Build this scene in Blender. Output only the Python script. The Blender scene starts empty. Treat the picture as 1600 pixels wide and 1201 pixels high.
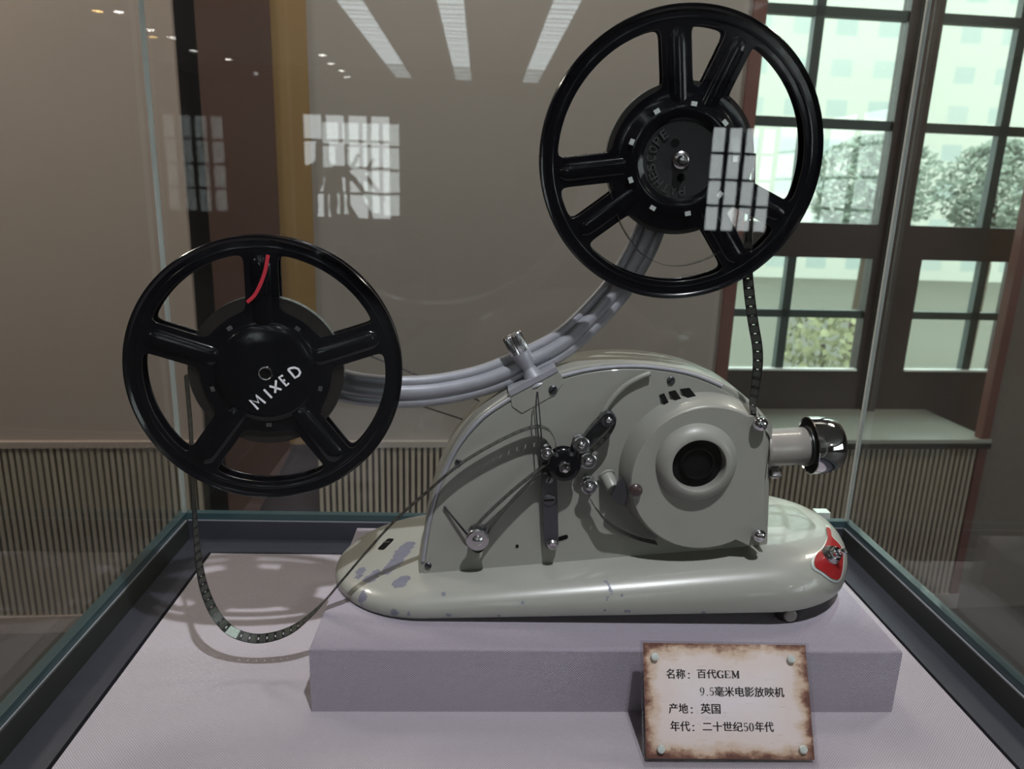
import bpy, bmesh, math, random
from mathutils import Vector, Matrix
from mathutils.bvhtree import BVHTree
random.seed(7)
PI = math.pi
S = bpy.context.scene
COL = S.collection
# ------------------------------------------------------------------ camera
# camera axes (right, depth, up of the display case seen from the lens)
F = 1164.0; CX, CY = 800.0, 600.5
W = Matrix(((0.99871917, -0.03901419, 0.03221678), (0.02124487, -0.25453552, -0.96683004), (0.04592041, 0.96627613, -0.25338065)))
CAM = Vector((0, 0, 1.45))
cam = bpy.data.cameras.new('camera'); co = bpy.data.objects.new('camera', cam); COL.objects.link(co)
cam.sensor_width = 36; cam.lens = 36 * F / 1600; cam.clip_start = .01; cam.clip_end = 400
r_, d_, n_ = Vector(W[0]), Vector(W[1]), Vector(W[2])
M = Matrix((r_, -d_, -n_)).transposed().to_4x4(); M.translation = CAM
co.matrix_world = M; S.camera = co
cam.dof.use_dof = True; cam.dof.focus_distance = .70; cam.dof.aperture_fstop = 9.5

def ray(px, py): return W.transposed() @ Vector((px - CX, py - CY, F))
def at(px, py, Y):
    d = ray(px, py); return CAM + d * (Y / d.y)
def atz(px, py, z):
    d = ray(px, py); return CAM + d * ((z - CAM.z) / d.z)
def msize(px, p): return px / F * ((p - CAM) @ n_ if False else (p - CAM).dot(n_))

# ------------------------------------------------------------------ view, world, main lights
S.view_settings.view_transform = 'Standard'; S.view_settings.look = 'None'
S.view_settings.exposure = 0.24; S.view_settings.gamma = 1.0
S.cycles.transparent_max_bounces = 32; S.cycles.max_bounces = 10
S.cycles.sample_clamp_indirect = 4.0
S.cycles.caustics_reflective = False; S.cycles.caustics_refractive = False
wd = bpy.data.worlds.new('sky'); S.world = wd; wd.use_nodes = True
bg = wd.node_tree.nodes['Background']; bg.inputs[0].default_value = (.90, .97, .98, 1); bg.inputs[1].default_value = 4.2

def lamp(name, kind, loc, energy, color, target=None, parent=None, **kw):
    l = bpy.data.lights.new(name, kind); l.energy = energy; l.color = color
    for k, v in kw.items(): setattr(l, k, v)
    o = bpy.data.objects.new(name, l); COL.objects.link(o); o.location = loc
    if target is not None: o.rotation_euler = (Vector(target) - Vector(loc)).to_track_quat('-Z', 'Y').to_euler()
    if parent: o.parent = parent; o.matrix_parent_inverse = Matrix.Translation(-parent.location)
    return o
KEY_LOC = (.27, -.26, 3.06)
lamp('spot_beam', 'SPOT', KEY_LOC, 165, (.95, .95, 1.0), (.06, .72, 1.1), spot_size=math.radians(46), spot_blend=.6, shadow_soft_size=.022)
KEY2_LOC = (.98, 1.38, 3.06)
lamp('spot_beam', 'SPOT', KEY2_LOC, 190, (.84, 1.0, .90), (.37, .84, 1.1), spot_size=math.radians(9), spot_blend=.6, shadow_soft_size=.03)  # added unseen lamp that brightens the right top of the base

# ------------------------------------------------------------------ material helpers
class NT:
    def __init__(s, name):
        s.m = bpy.data.materials.new(name); s.m.use_nodes = True; s.t = s.m.node_tree; s.t.nodes.clear()
        s.out = s.n('ShaderNodeOutputMaterial')
    def n(s, ty, **kw):
        x = s.t.nodes.new(ty)
        for k, v in kw.items():
            if k.startswith('i_'):
                key = k[2:]; key = int(key) if key.isdigit() else key.replace('_', ' ')
                x.inputs[key].default_value = v
            else: setattr(x, k, v)
        return x
    def l(s, a, b): s.t.links.new(a, b)
    def val(s, sock, v):
        if isinstance(v, bpy.types.NodeSocket): s.l(v, sock)
        else: sock.default_value = v
    def math(s, op, a, b=None, c=None):
        x = s.n('ShaderNodeMath', operation=op); s.val(x.inputs[0], a)
        if b is not None: s.val(x.inputs[1], b)
        if c is not None: s.val(x.inputs[2], c)
        return x.outputs[0]
    def mix(s, f, a, b):
        x = s.n('ShaderNodeMix', data_type='RGBA'); s.val(x.inputs[0], f); s.val(x.inputs[6], a); s.val(x.inputs[7], b); return x.outputs[2]
    def ramp(s, f, stops):
        x = s.n('ShaderNodeValToRGB'); s.l(f, x.inputs[0]); e = x.color_ramp.elements
        while len(e) > 1: e.remove(e[0])
        e[0].position, e[0].color = stops[0][0], stops[0][1]
        for p, c in stops[1:]: q = e.new(p); q.color = c
        return x.outputs[0]
    def noise(s, vec, scale, detail=3, rough=.5):
        x = s.n('ShaderNodeTexNoise', i_Scale=scale, i_Detail=detail, i_Roughness=rough)
        if vec is not None: s.l(vec, x.inputs['Vector'])
        return x.outputs[0]
    def obj(s): return s.n('ShaderNodeTexCoord').outputs['Object']
    def uv(s): return s.n('ShaderNodeTexCoord').outputs['UV']
    def bump(s, h, strength=.3, dist=.001):
        x = s.n('ShaderNodeBump', i_Strength=strength, i_Distance=dist); s.l(h, x.inputs['Height']); return x.outputs[0]
    def pr(s, color=(.5, .5, .5, 1), rough=.5, metal=0, coat=0, normal=None, spec=.5, ior=None, **kw):
        x = s.n('ShaderNodeBsdfPrincipled'); s.val(x.inputs['Base Color'], color); s.val(x.inputs['Roughness'], rough); s.val(x.inputs['Metallic'], metal)
        x.inputs['Coat Weight'].default_value = coat; x.inputs['Specular IOR Level'].default_value = spec
        if normal is not None: s.l(normal, x.inputs['Normal'])
        for k, v in kw.items(): s.val(x.inputs[k.replace('_', ' ')], v)
        return x
    def done(s, sh): s.l(sh.outputs[0], s.out.inputs[0]); return s.m
def c4(*c): return (c[0], c[1], c[2], 1)

def simple(name, col, rough=.5, metal=0, coat=0, var=.12, scale=40, bump=0, spec=.5):
    t = NT(name); o = t.obj(); nz = t.noise(o, scale, 4)
    col2 = tuple(max(0, x * (1 - var)) for x in col)
    c = t.mix(nz, c4(*col2), c4(*[x * (1 + var) for x in col]))
    rr = t.math('MULTIPLY_ADD', nz, .14, rough - .07)
    nrm = t.bump(t.noise(o, scale * 6, 2), bump, .0006) if bump else None
    return t.done(t.pr(c, rr, metal, coat, nrm, spec))

def glass_mat(name, tint, r0=.04, haze=0):
    t = NT(name)
    g = t.n('ShaderNodeNewGeometry'); d = t.n('ShaderNodeVectorMath', operation='DOT_PRODUCT')
    t.l(g.outputs['Normal'], d.inputs[0]); t.l(g.outputs['Incoming'], d.inputs[1])
    c = t.math('SUBTRACT', 1.0, t.math('ABSOLUTE', d.outputs['Value'])); f = t.math('MULTIPLY_ADD', t.math('POWER', c, 5.0), 1 - r0, r0)
    tr = t.n('ShaderNodeBsdfTransparent'); tr.inputs[0].default_value = c4(*tint)
    gl = t.n('ShaderNodeBsdfGlossy'); gl.inputs['Roughness'].default_value = haze
    mx = t.n('ShaderNodeMixShader'); t.l(f, mx.inputs[0]); t.l(tr.outputs[0], mx.inputs[1]); t.l(gl.outputs[0], mx.inputs[2])
    return t.done(mx)

def emit_mat(name, col, st):
    t = NT(name); e = t.n('ShaderNodeEmission'); e.inputs[0].default_value = c4(*col); e.inputs[1].default_value = st
    return t.done(e)

def cloth_mat(name, a, b, pitch=.0021):
    t = NT(name); o = t.obj(); s = t.n('ShaderNodeSeparateXYZ'); t.l(o, s.inputs[0])
    k = 2 * PI / pitch
    yz = t.math('ADD', s.outputs[1], s.outputs[2])
    wob = t.math('MULTIPLY', t.noise(o, 60, 2), .0012)
    sx = t.math('SINE', t.math('MULTIPLY', t.math('ADD', s.outputs[0], wob), k)); sy = t.math('SINE', t.math('MULTIPLY', t.math('ADD', yz, wob), k))
    h = t.math('MULTIPLY_ADD', t.math('MULTIPLY', sx, sy), .5, .5)
    fine = t.noise(o, 900, 2)
    h2 = t.math('MULTIPLY_ADD', fine, .35, t.math('MULTIPLY', h, .8))
    col = t.mix(h2, c4(*a), c4(*b))
    return t.done(t.pr(col, .9, 0, 0, t.bump(h2, .55, .0009), .2, Sheen_Weight=.15))

MAT = {}
MAT['paint'] = simple('beige_enamel', (.24, .236, .212), .36, 0, .25, .05, 26, .05)
MAT['paint2'] = simple('beige_enamel_cover', (.243, .238, .215), .40, 0, .2, .05, 26, .05)
MAT['barrel'] = simple('grey_brown_barrel', (.23, .21, .195), .38, 0, .15, .06, 60, .05)
MAT['alu'] = simple('satin_aluminium', (.33, .33, .37), .38, .35, 0, .1, 70, .08)
MAT['chrome'] = simple('chrome', (.66, .65, .68), .09, 1, 0, .04, 20)
MAT['steel'] = simple('nickel_steel', (.50, .49, .51), .22, 1, 0, .1, 90, .05)
MAT['gunmetal'] = simple('dark_gunmetal', (.075, .073, .085), .33, .6, 0, .15, 60, .08)
MAT['black'] = simple('black_gloss_enamel', (.0025, .0025, .004), .15, 0, .12, .2, 30, .03, .3)
MAT['cast'] = simple('black_cast_hub', (.012, .012, .013), .32, 0, 0, .06, 120, .15)
MAT['castlet'] = simple('painted_glint_lettering', (.045, .045, .046), .3, 0, 0, .2, 300)  # tone raised to stand in for glints on the letter edges
MAT['satin'] = simple('black_satin', (.006, .006, .007), .38, 0, 0, .2, 30, .05)
MAT['rubber'] = simple('black_rubber', (.008, .008, .008), .7, 0, 0, .2, 80, .1)
MAT['void'] = simple('painted_recess_shade', (.003, .003, .003), .9, 0, 0, .1, 30, 0, .1)  # near-black colour painted in for the shade inside holes and slots
MAT['red'] = simple('red_enamel', (.25, .008, .011), .35, 0, .3, .18, 120)
MAT['redline'] = simple('red_stroke', (.40, .015, .03), .6, 0, 0, .1, 60)
MAT['white'] = simple('white_paint', (.72, .70, .74), .7, 0, 0, .1, 300)
MAT['brownknob'] = simple('brown_bakelite', (.045, .026, .026), .3, 0, .2, .2, 60)
MAT['stud'] = simple('pale_steel_stud', (.60, .64, .62), .35, .5, 0, .08, 200)
MAT['frame'] = simple('dark_anodised_frame', (.048, .049, .066), .42, .35, 0, .10, 60, .04)
MAT['framein'] = simple('dark_olive_channel', (.030, .033, .030), .45, .3, 0, .12, 60, .04)
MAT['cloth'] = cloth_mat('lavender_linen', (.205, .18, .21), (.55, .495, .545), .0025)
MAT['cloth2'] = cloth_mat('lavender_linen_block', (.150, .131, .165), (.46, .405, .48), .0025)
MAT['pane'] = glass_mat('display_glass', (.985, .995, .988), .040)
MAT['winpane'] = glass_mat('tinted_window_glass', (.86, .92, .885), .05)
MAT['acrylic'] = glass_mat('clear_acrylic', (.975, .97, .975), .045)
MAT['edge'] = simple('painted_edge_glow', (.93, .97, .95), .3, 0, 0, .05, 30)  # near-white colour stands in for the glow of cut glass edges
MAT['tealedge'] = simple('teal_sealant', (.030, .062, .070), .3, 0, .2, .1, 30)
MAT['wall'] = simple('taupe_wall', (.43, .35, .315), .85, 0, 0, .035, 3, .06, .2)
MAT['wallgrey'] = simple('grey_taupe_wall', (.37, .335, .32), .85, 0, 0, .035, 3, .06, .2)
MAT['slat'] = simple('beige_slats', (.43, .37, .305), .6, 0, 0, .08, 10, .05)
MAT['slatback'] = simple('dark_slat_gap', (.045, .038, .032), .9)
MAT['brown'] = simple('dark_brown_wood', (.048, .031, .026), .45, 0, 0, .18, 12, .06)
MAT['brownpost'] = simple('brown_door_leaf', (.105, .058, .048), .35, 0, 0, .15, 5, .04)
MAT['redwood'] = simple('reddish_window_casing', (.16, .065, .055), .42, 0, 0, .15, 9, .05)
MAT['blackwood'] = simple('near_black_wood', (.010, .008, .008), .5)
MAT['gold'] = simple('ochre_strip', (.30, .19, .085), .5, 0, 0, .08, 5, .04)
MAT['purple'] = simple('mauve_panel', (.115, .088, .105), .7)
MAT['winframe'] = simple('grey_green_window_bar', (.055, .075, .070), .45)
MAT['sill'] = simple('polished_pale_sill', (.36, .385, .345), .2, 0, .3, .1, 6)
MAT['floor'] = simple('dull_stone_floor', (.06, .055, .05), .65, 0, 0, .12, 1.5)
MAT['ceil'] = simple('white_ceiling', (.36, .345, .325), .9)
MAT['rwall'] = simple('warm_grey_wall', (.20, .17, .15), .85)
MAT['hallwall'] = simple('dark_hall_wall', (.075, .062, .055), .85)
MAT['light'] = emit_mat('lamp_diffuser', (1, .97, .93), 26)
MAT['lightw'] = emit_mat('warm_lamp_diffuser', (1, .62, .22), 22)
MAT['strip'] = emit_mat('strip_light_diffuser', (.86, .95, 1.0), 2.8)
MAT['foliage'] = simple('foliage', (.20, .235, .19), .8, 0, 0, .3, 3)  # leaf colour paled to carry the haze of distance
MAT['foliage_y'] = simple('yellowish_foliage', (.20, .20, .11), .8, 0, 0, .4, 3)
MAT['bark'] = simple('bark', (.07, .05, .035), .9)

# ------------------------------------------------------------------ mesh helpers
class MB:
    def __init__(s): s.v = []; s.f = []; s.uv = {}; s.smooth = []
    def add(s, vs, fs, smooth=True, uvs=None):
        b = len(s.v); s.v += [Vector(v) for v in vs]
        for i, f in enumerate(fs):
            s.f.append([b + k for k in f]); s.smooth.append(smooth)
            if uvs: s.uv[len(s.f) - 1] = uvs[i]
        return s
    def box(s, a, b, T=None):
        (x0, y0, z0), (x1, y1, z1) = a, b
        v = [Vector(p) for p in ((x0,y0,z0),(x1,y0,z0),(x1,y1,z0),(x0,y1,z0),(x0,y0,z1),(x1,y0,z1),(x1,y1,z1),(x0,y1,z1))]
        if T is not None: v = [T @ p for p in v]
        return s.add(v, [(0,3,2,1),(4,5,6,7),(0,1,5,4),(1,2,6,5),(2,3,7,6),(3,0,4,7)], False)
    def lathe(s, o, axis, prof, n=40, ref=None, clampx=None, knurl=0, kd=0, cap0=True, cap1=True):
        o = Vector(o); axis = Vector(axis).normalized()
        u = axis.orthogonal().normalized() if ref is None else (Vector(ref) - axis * Vector(ref).dot(axis)).normalized()
        w = axis.cross(u); vs = []
        for (r, t) in prof:
            for k in range(n):
                a = 2 * PI * k / n; rr = r
                if knurl and r > 1e-6: rr = r - (kd if k % 2 else 0)
                p = o + axis * t + (u * math.cos(a) + w * math.sin(a)) * rr
                if clampx is not None and p.x > clampx: p.x = clampx
                vs.append(p)
        fs = []; m = len(prof)
        for i in range(m - 1):
            for k in range(n):
                k2 = (k + 1) % n; fs.append((i*n+k, i*n+k2, (i+1)*n+k2, (i+1)*n+k))
        s.add(vs, fs)
        b = len(s.v) - len(vs)
        if cap0 and prof[0][0] > 1e-6: s.f.append([b + k for k in range(n)][::-1]); s.smooth.append(False)
        if cap1 and prof[-1][0] > 1e-6: s.f.append([b + (m-1)*n + k for k in range(n)]); s.smooth.append(False)
        return s
    def tube(s, pts, r, n=8, closed=False):
        pts = [Vector(p) for p in pts]; m = len(pts); vs = []
        up = None
        for i, p in enumerate(pts):
            a = pts[(i-1) % m] if closed or i else p; b = pts[(i+1) % m] if closed or i < m-1 else p
            t = (b - a).normalized()
            if up is None: up = t.orthogonal().normalized()
            up = (up - t * up.dot(t)).normalized(); w = t.cross(up)
            rr = r[i] if isinstance(r, (list, tuple)) else r
            for k in range(n):
                an = 2*PI*k/n; vs.append(p + (up*math.cos(an) + w*math.sin(an))*rr)
        fs = []
        for i in range(m if closed else m-1):
            j = (i+1) % m
            for k in range(n):
                k2 = (k+1) % n; fs.append((i*n+k, i*n+k2, j*n+k2, j*n+k))
        s.add(vs, fs); b = len(s.v) - len(vs)
        if not closed:
            s.f.append([b+k for k in range(n)][::-1]); s.smooth.append(False)
            s.f.append([b+(m-1)*n+k for k in range(n)]); s.smooth.append(False)
        return s
    def loft(s, rings, caps=(True, True), smooth=True):
        n = len(rings[0]); vs = [p for r in rings for p in r]; fs = []
        for i in range(len(rings)-1):
            for k in range(n):
                k2 = (k+1) % n; fs.append((i*n+k, i*n+k2, (i+1)*n+k2, (i+1)*n+k))
        s.add(vs, fs, smooth); b = len(s.v) - len(vs)
        if caps[0]: s.f.append([b+k for k in range(n)][::-1]); s.smooth.append(False)
        if caps[1]: s.f.append([b+(len(rings)-1)*n+k for k in range(n)]); s.smooth.append(False)
        return s
    def prism(s, poly, d, bev=0):       # poly: 3D points; d: extrusion vector; bev: edge rounding at the far end
        poly = [Vector(p) for p in poly]; d = Vector(d)
        c = sum(poly, Vector()) / len(poly)
        if bev:
            R = sum((p - c).length for p in poly) / len(poly); k = 1 - bev / R; L = d.length
            return s.loft([poly, [p + d*(1 - bev/L) for p in poly], [c + (p-c)*(1-bev*.3/R) + d*(1-bev*.3/L) for p in poly], [c + (p-c)*k + d for p in poly]])
        return s.loft([poly, [p + d for p in poly]], smooth=False)
MW = {}
def obj(name, mb, mat, parent=None, label=None, auto=35):
    me = bpy.data.meshes.new(name)
    inv = MW[parent].inverted() if parent else Matrix.Identity(4)
    me.from_pydata([inv @ v for v in mb.v], [], mb.f)
    for p, sm in zip(me.polygons, mb.smooth): p.use_smooth = sm
    if mb.uv:
        ul = me.uv_layers.new(name='UVMap')
        for fi, uvs in mb.uv.items():
            for li, c in zip(me.polygons[fi].loop_indices, uvs): ul.data[li].uv = c
    bm = bmesh.new(); bm.from_mesh(me); bmesh.ops.recalc_face_normals(bm, faces=bm.faces)
    for e in bm.edges:
        if len(e.link_faces) == 2 and e.calc_face_angle(0) > math.radians(auto): e.smooth = False
    bm.to_mesh(me); bm.free()
    me.materials.append(MAT[mat] if isinstance(mat, str) else mat)
    o = bpy.data.objects.new(name, me); COL.objects.link(o)
    if parent: o.parent = parent; MW[o] = MW[parent]
    else: MW[o] = Matrix.Identity(4)
    if label: o['label'] = label
    return o
def tag(o, label, cat, group=None):
    o['label'] = label; o['category'] = cat
    if group: o['group'] = group
    return o
def thing(name, label, cat, loc=(0,0,0), rot=None, group=None):
    o = bpy.data.objects.new(name, None); COL.objects.link(o); o.empty_display_size = .05
    m = (rot.to_4x4() if rot else Matrix.Identity(4)); m.translation = Vector(loc); o.matrix_world = m; MW[o] = m
    return tag(o, label, cat, group)
def struct(name, mb, mat, parent=None):
    o = obj(name, mb, mat, parent)
    if not parent: o['kind'] = 'structure'
    return o
def struct_empty(name):
    o = bpy.data.objects.new(name, None); COL.objects.link(o); o['kind'] = 'structure'; MW[o] = Matrix.Identity(4); return o
def cr(pts, n=8, closed=False):     # Catmull-Rom through points of any dimension
    P = [Vector(p) for p in pts]; out = []; m = len(P)
    for i in range(m if closed else m-1):
        p1, p2 = P[i], P[(i+1) % m]
        p0 = P[(i-1) % m] if closed or i else p1*2 - p2
        p3 = P[(i+2) % m] if closed or i+2 < m else p2*2 - p1
        for k in range(n):
            t = k/n; out.append(((p1*2) + (p2-p0)*t + (p0*2-p1*5+p2*4-p3)*t*t + (p1*3-p0-p2*3+p3)*t*t*t) * .5)
    if not closed: out.append(P[-1])
    return out
def curve_mesh(splines, extrude, bevel, res=2):
    c = bpy.data.curves.new('tmp', 'CURVE'); c.dimensions = '2D'; c.fill_mode = 'BOTH'; c.extrude = extrude; c.bevel_depth = bevel; c.bevel_resolution = res
    for pts in splines:
        sp = c.splines.new('POLY'); sp.points.add(len(pts)-1); sp.use_cyclic_u = True
        for q, p in zip(sp.points, pts): q.co = (p[0], p[1], 0, 1)
    o = bpy.data.objects.new('tmp', c); COL.objects.link(o)
    dg = bpy.context.evaluated_depsgraph_get(); me = bpy.data.meshes.new_from_object(o.evaluated_get(dg))
    vs = [v.co.copy() for v in me.vertices]; fs = [list(p.vertices) for p in me.polygons]
    bpy.data.objects.remove(o); bpy.data.curves.remove(c); bpy.data.meshes.remove(me)
    return vs, fs
def text_mesh(body, width, extrude, offset=0, height=None):
    c = bpy.data.curves.new('tmp', 'FONT'); c.body = body; c.size = 1; c.offset = offset; c.extrude = 0
    o = bpy.data.objects.new('tmp', c); COL.objects.link(o)
    dg = bpy.context.evaluated_depsgraph_get(); me = bpy.data.meshes.new_from_object(o.evaluated_get(dg))
    vs = [v.co.copy() for v in me.vertices]; fs = [list(p.vertices) for p in me.polygons]
    bpy.data.objects.remove(o); bpy.data.curves.remove(c); bpy.data.meshes.remove(me)
    x0 = min(v.x for v in vs); x1 = max(v.x for v in vs); y0 = min(v.y for v in vs); y1 = max(v.y for v in vs)
    k = width / (x1 - x0); ky = height / (y1 - y0) if height else k
    vs = [Vector(((v.x-x0)*k, (v.y-y0)*ky, extrude)) for v in vs]
    n = len(vs)   # thicken: top faces plus side walls
    edges = {}
    for f in fs:
        for i in range(len(f)):
            a, b = f[i], f[(i+1) % len(f)]
            if (b, a) in edges: del edges[(b, a)]
            else: edges[(a, b)] = 1
    low = [Vector((v.x, v.y, 0)) for v in vs]
    fs2 = fs + [(a, a+n, b+n, b) for (a, b) in edges]
    return vs + low, fs2
def stroke2(pts, w):    # flat 2D stroke outline with width per point
    pts = [Vector(p) for p in pts]; L = []; R = []
    for i, p in enumerate(pts):
        a = pts[max(0, i-1)]; b = pts[min(len(pts)-1, i+1)]; t = (b-a).normalized(); nrm = Vector((-t.y, t.x))
        ww = (w[i] if isinstance(w, (list, tuple)) else w)/2
        L.append(p + nrm*ww); R.append(p - nrm*ww)
    return L, R
def stroke_mb(mb, T, pts, w, h):
    L, R = stroke2(pts, w); n = len(L)
    vs = [T @ Vector((q.x, q.y, z)) for z in (0, h) for arr in (L, R) for q in arr]
    fs = []
    for i in range(n-1):
        fs += [(2*n+i, 3*n+i, 3*n+i+1, 2*n+i+1), (i, i+1, n+i+1, n+i), (i, 2*n+i, 2*n+i+1, i+1), (n+i, n+i+1, 3*n+i+1, 3*n+i)]
    fs += [(0, n, 3*n, 2*n), (n-1, 3*n-1, 4*n-1, 2*n-1)]
    mb.add(vs, fs, False)

# ================================================================== THE ROOM
TH = math.radians(3.4); CU = Vector((math.cos(TH), math.sin(TH), 0)); CN = Vector((-math.sin(TH), math.cos(TH), 0))
RW = Matrix((CU, CN, Vector((0,0,1)))).transposed().to_4x4()      # room frame: u along the far wall, d depth, z up
def rb(*boxes):
    mb = MB()
    for a, b in boxes: mb.box(a, b, RW)
    return mb
D1, D2 = 2.30, 2.65; H = 3.1
struct('floor', rb(((-5.4, -12.2, -.1), (5.6, 3.0, 0))), 'floor')
struct('ceiling', rb(((-5.4, -12.2, H), (5.6, 3.0, H+.1))), 'ceil')
# far wall
struct('wall_back', rb(((-5.4, D1, .655), (-.72, D1+.2, H)),), 'wall')
struct('wall_middle', rb(((-.36, D1, .655), (.916, D1+.2, H)),), 'wallgrey')['kind'] = 'structure'
struct('trim_1', rb(((-.456, D1-.006, .645), (-.36, D1+.2, H)),), 'gold')
struct('trim_2', rb(((-.72, D1+.02, 0), (-.655, D1+.2, H)),), 'blackwood')
lf = MB(); poly = [RW @ Vector(p) for p in ((-.655, D1-.012, H), (-.456, D1-.012, H), (-.456, D1-.012, .62), (-.60, D1-.012, .35), (-.655, D1-.012, .35))]
lf.prism(poly, CN*.05); struct('door_1', lf, 'brownpost')
struct('trim_3', rb(((-.655, D1+.06, 0), (-.37, D1+.12, .66)),), 'purple')
# slatted wainscot: battens on a dark board, capped by a rail
def wainscot(name, u0, u1, top):
    boxes = []; u = u0 + .004
    while u < u1 - .008:
        boxes.append(((u, D1-.012, .06), (u+.0105, D1+.004, top))); u += .0196
    o = struct(name, rb(*boxes), 'slat')
    struct('backing_board', rb(((u0, D1+.004, 0), (u1, D1+.03, top)),), 'slatback', o)
    struct('cap_rail', rb(((u0, D1-.016, top), (u1, D1+.03, top+.02)), ((u0, D1-.016, 0), (u1, D1+.004, .06))), 'wallgrey' if u0 > -.5 else 'wall', o)
    return o
wainscot('trim_8', -3.2, -.72, .637)
wainscot('trim_9', -.372, .95, .636)
wainscot('trim_10', .95, 1.93, .633)
# windows: deep alcove with a polished sill
struct('trim_11', rb(((.916, D1-.02, .648), (1.93, D2+.02, .661)),), 'sill')
struct('trim_4', rb(((.93, D1-.022, .628), (1.93, D1-.012, .6475)),), 'blackwood')
struct('trim_5', rb(((.916, D1-.012, .66), (.955, D1+.06, H)),), 'redwood')
struct('wall_alcove', rb(((.90, D1+.06, .661), (.955, D2, H)), ((.955, D2-.02, 2.75), (2.3, D2+.1, H)), ((.90, D2, .3), (2.35, D2+.06, .70))), 'brown')
def window(name, u0, u1, um, lu0, lu1, lum):
    w = struct_empty(name)
    f = struct('casing', rb(((u0-.06, D2, 1.243), (u1+.06, D2+.05, 1.367)), ((u0-.06, D2, .70), (u1+.06, D2+.05, .815)),
                        ((u0-.06, D2, .815), (lu0, D2+.05, 1.243)), ((lu1, D2, .815), (u1+.06, D2+.05, 1.243)),
                        ((u0-.06, D2, 1.367), (u0, D2+.05, 2.75)), ((u1, D2, 1.367), (u1+.06, D2+.05, 2.75))), 'brown', w)
    b = struct('glazing_bar', rb(((um-.017, D2+.01, 1.367), (um+.017, D2+.04, 2.75)), ((u0, D2+.01, 1.695), (u1, D2+.04, 1.727)), ((u0, D2+.01, 2.055), (u1, D2+.04, 2.087)), ((u0, D2+.01, 2.42), (u1, D2+.04, 2.452)),
                              ((lum-.016, D2+.01, .815), (lum+.016, D2+.04, 1.243)), ((lu0, D2+.01, 1.018), (lu1, D2+.04, 1.046))), 'winframe', w)
    p = struct('pane', rb(((u0, D2+.023, 1.367), (u1, D2+.029, 2.75)), ((lu0, D2+.023, .815), (lu1, D2+.029, 1.243))), 'winpane', w)
    struct('bead', rb(((lu0, D2-.006, .815), (lu1, D2+.02, .822)),), 'edge', w)
window('window_1', 1.02, 1.617, 1.30, 1.05, 1.617, 1.31)
window('window_2', 1.742, 2.28, 2.05, 1.812, 2.188, 2.076)
struct('trim_6', rb(((1.655, D2-.03, .661), (1.70, D2+.06, H)),), 'brown')
struct('trim_7', rb(((1.893, D1-.014, 0), (1.925, D1+.02, H)),), 'redwood')
struct('wall_partition', rb(((1.925, D1-.008, 0), (5.6, D1+.02, H)),), 'rwall')['kind'] = 'structure'
# the rest of the hall, behind the visitor: walls with tall windows on the far side
struct('wall_left', rb(((-5.5, -12.2, 0), (-5.4, 3.0, H)),), 'hallwall')
struct('wall_right', rb(((5.6, -12.2, 0), (5.7, -7.2, H)), ((5.6, -2.2, 0), (5.7, 3.0, H)), ((5.6, -7.2, 0), (5.7, -2.2, .9)), ((5.6, -7.2, 2.6), (5.7, -2.2, H))), 'hallwall')
ops = [(-3.42, -2.05), (2.75, 3.75)]
bx = [((-5.4, -11.3, 0), (5.6, -11.2, .92)), ((-5.4, -11.3, 2.46), (5.6, -11.2, H))]
e = [-5.4] + [x for o in ops for x in o] + [5.6]
for i in range(0, len(e), 2): bx.append(((e[i], -11.3, .92), (e[i+1], -11.2, 2.46)))
struct('wall_front', rb(*bx), 'hallwall')
for i, (a, b) in enumerate(ops):
    w = struct_empty('window_%d' % (i+3)); n = 5
    struct('glazing_bar', rb(*([((a+(b-a)*k/4-.03, -11.28, .92), (a+(b-a)*k/4+.03, -11.22, 2.46)) for k in range(5)] + [((a, -11.27, .92+1.54*k/4-.02), (b, -11.23, .92+1.54*k/4+.02)) for k in range(5)])), 'blackwood', w)
w = struct_empty('window_5')
struct('glazing_bar', rb(*([((5.62, -7.2+5*k/6-.04, .9), (5.68, -7.2+5*k/6+.04, 2.6)) for k in range(7)] + [((5.63, -7.2, .9+1.7*k/4-.02), (5.67, -2.2, .9+1.7*k/4+.02)) for k in range(5)])), 'blackwood', w)

MAT['bronze'] = simple('dark_bronze', (.03, .022, .018), .35, .6)
def figure(x, y, lean, lab):
    t = thing('dancer_sculpture', lab, 'sculpture', (x, y, 0), None, 'dark dancer sculptures in the hall')
    m = MB(); m.box((x-.35, y-.35, 0), (x+.35, y+.35, .55)); obj('pedestal', m, 'blackwood', t)
    sec = [(.55,.26,0),(.75,.24,0),(.95,.20,.02),(1.15,.15,.04),(1.28,.10,.05),(1.40,.12,.06),(1.55,.15,.07),(1.64,.14,.075),(1.70,.06,.08),(1.75,.045,.085),(1.79,.07,.09),(1.87,.085,.095),(1.95,.07,.10),(1.99,.03,.10)]
    rings = [[Vector((x + lean*o_*4 + r*math.cos(2*PI*k/24), y + r*.75*math.sin(2*PI*k/24), z)) for k in range(24)] for z, r, o_ in sec]
    m = MB(); m.loft(rings)
    for sg in (-1, 1):
        sx = x + lean*.29 + sg*.13
        m.tube(cr([(sx, y, 1.60), (sx+sg*.18, y+.03, 1.52 + (.10 if sg == lean else 0)), (sx+sg*.34, y+.08, 1.66 if sg == lean else 1.34), (sx+sg*.44, y+.10, 1.82 if sg == lean else 1.22)], 5), [.05 - .028*k/15 for k in range(16)], 10)
    obj('figure', m, 'bronze', t)
figure(-2.45, -9.6, 1, 'dark dancer sculpture nearer the left hall window, raised arm to the right')
figure(-1.75, -9.9, -1, 'dark dancer sculpture at the edge of the left hall window, raised arm to the left')

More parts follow.
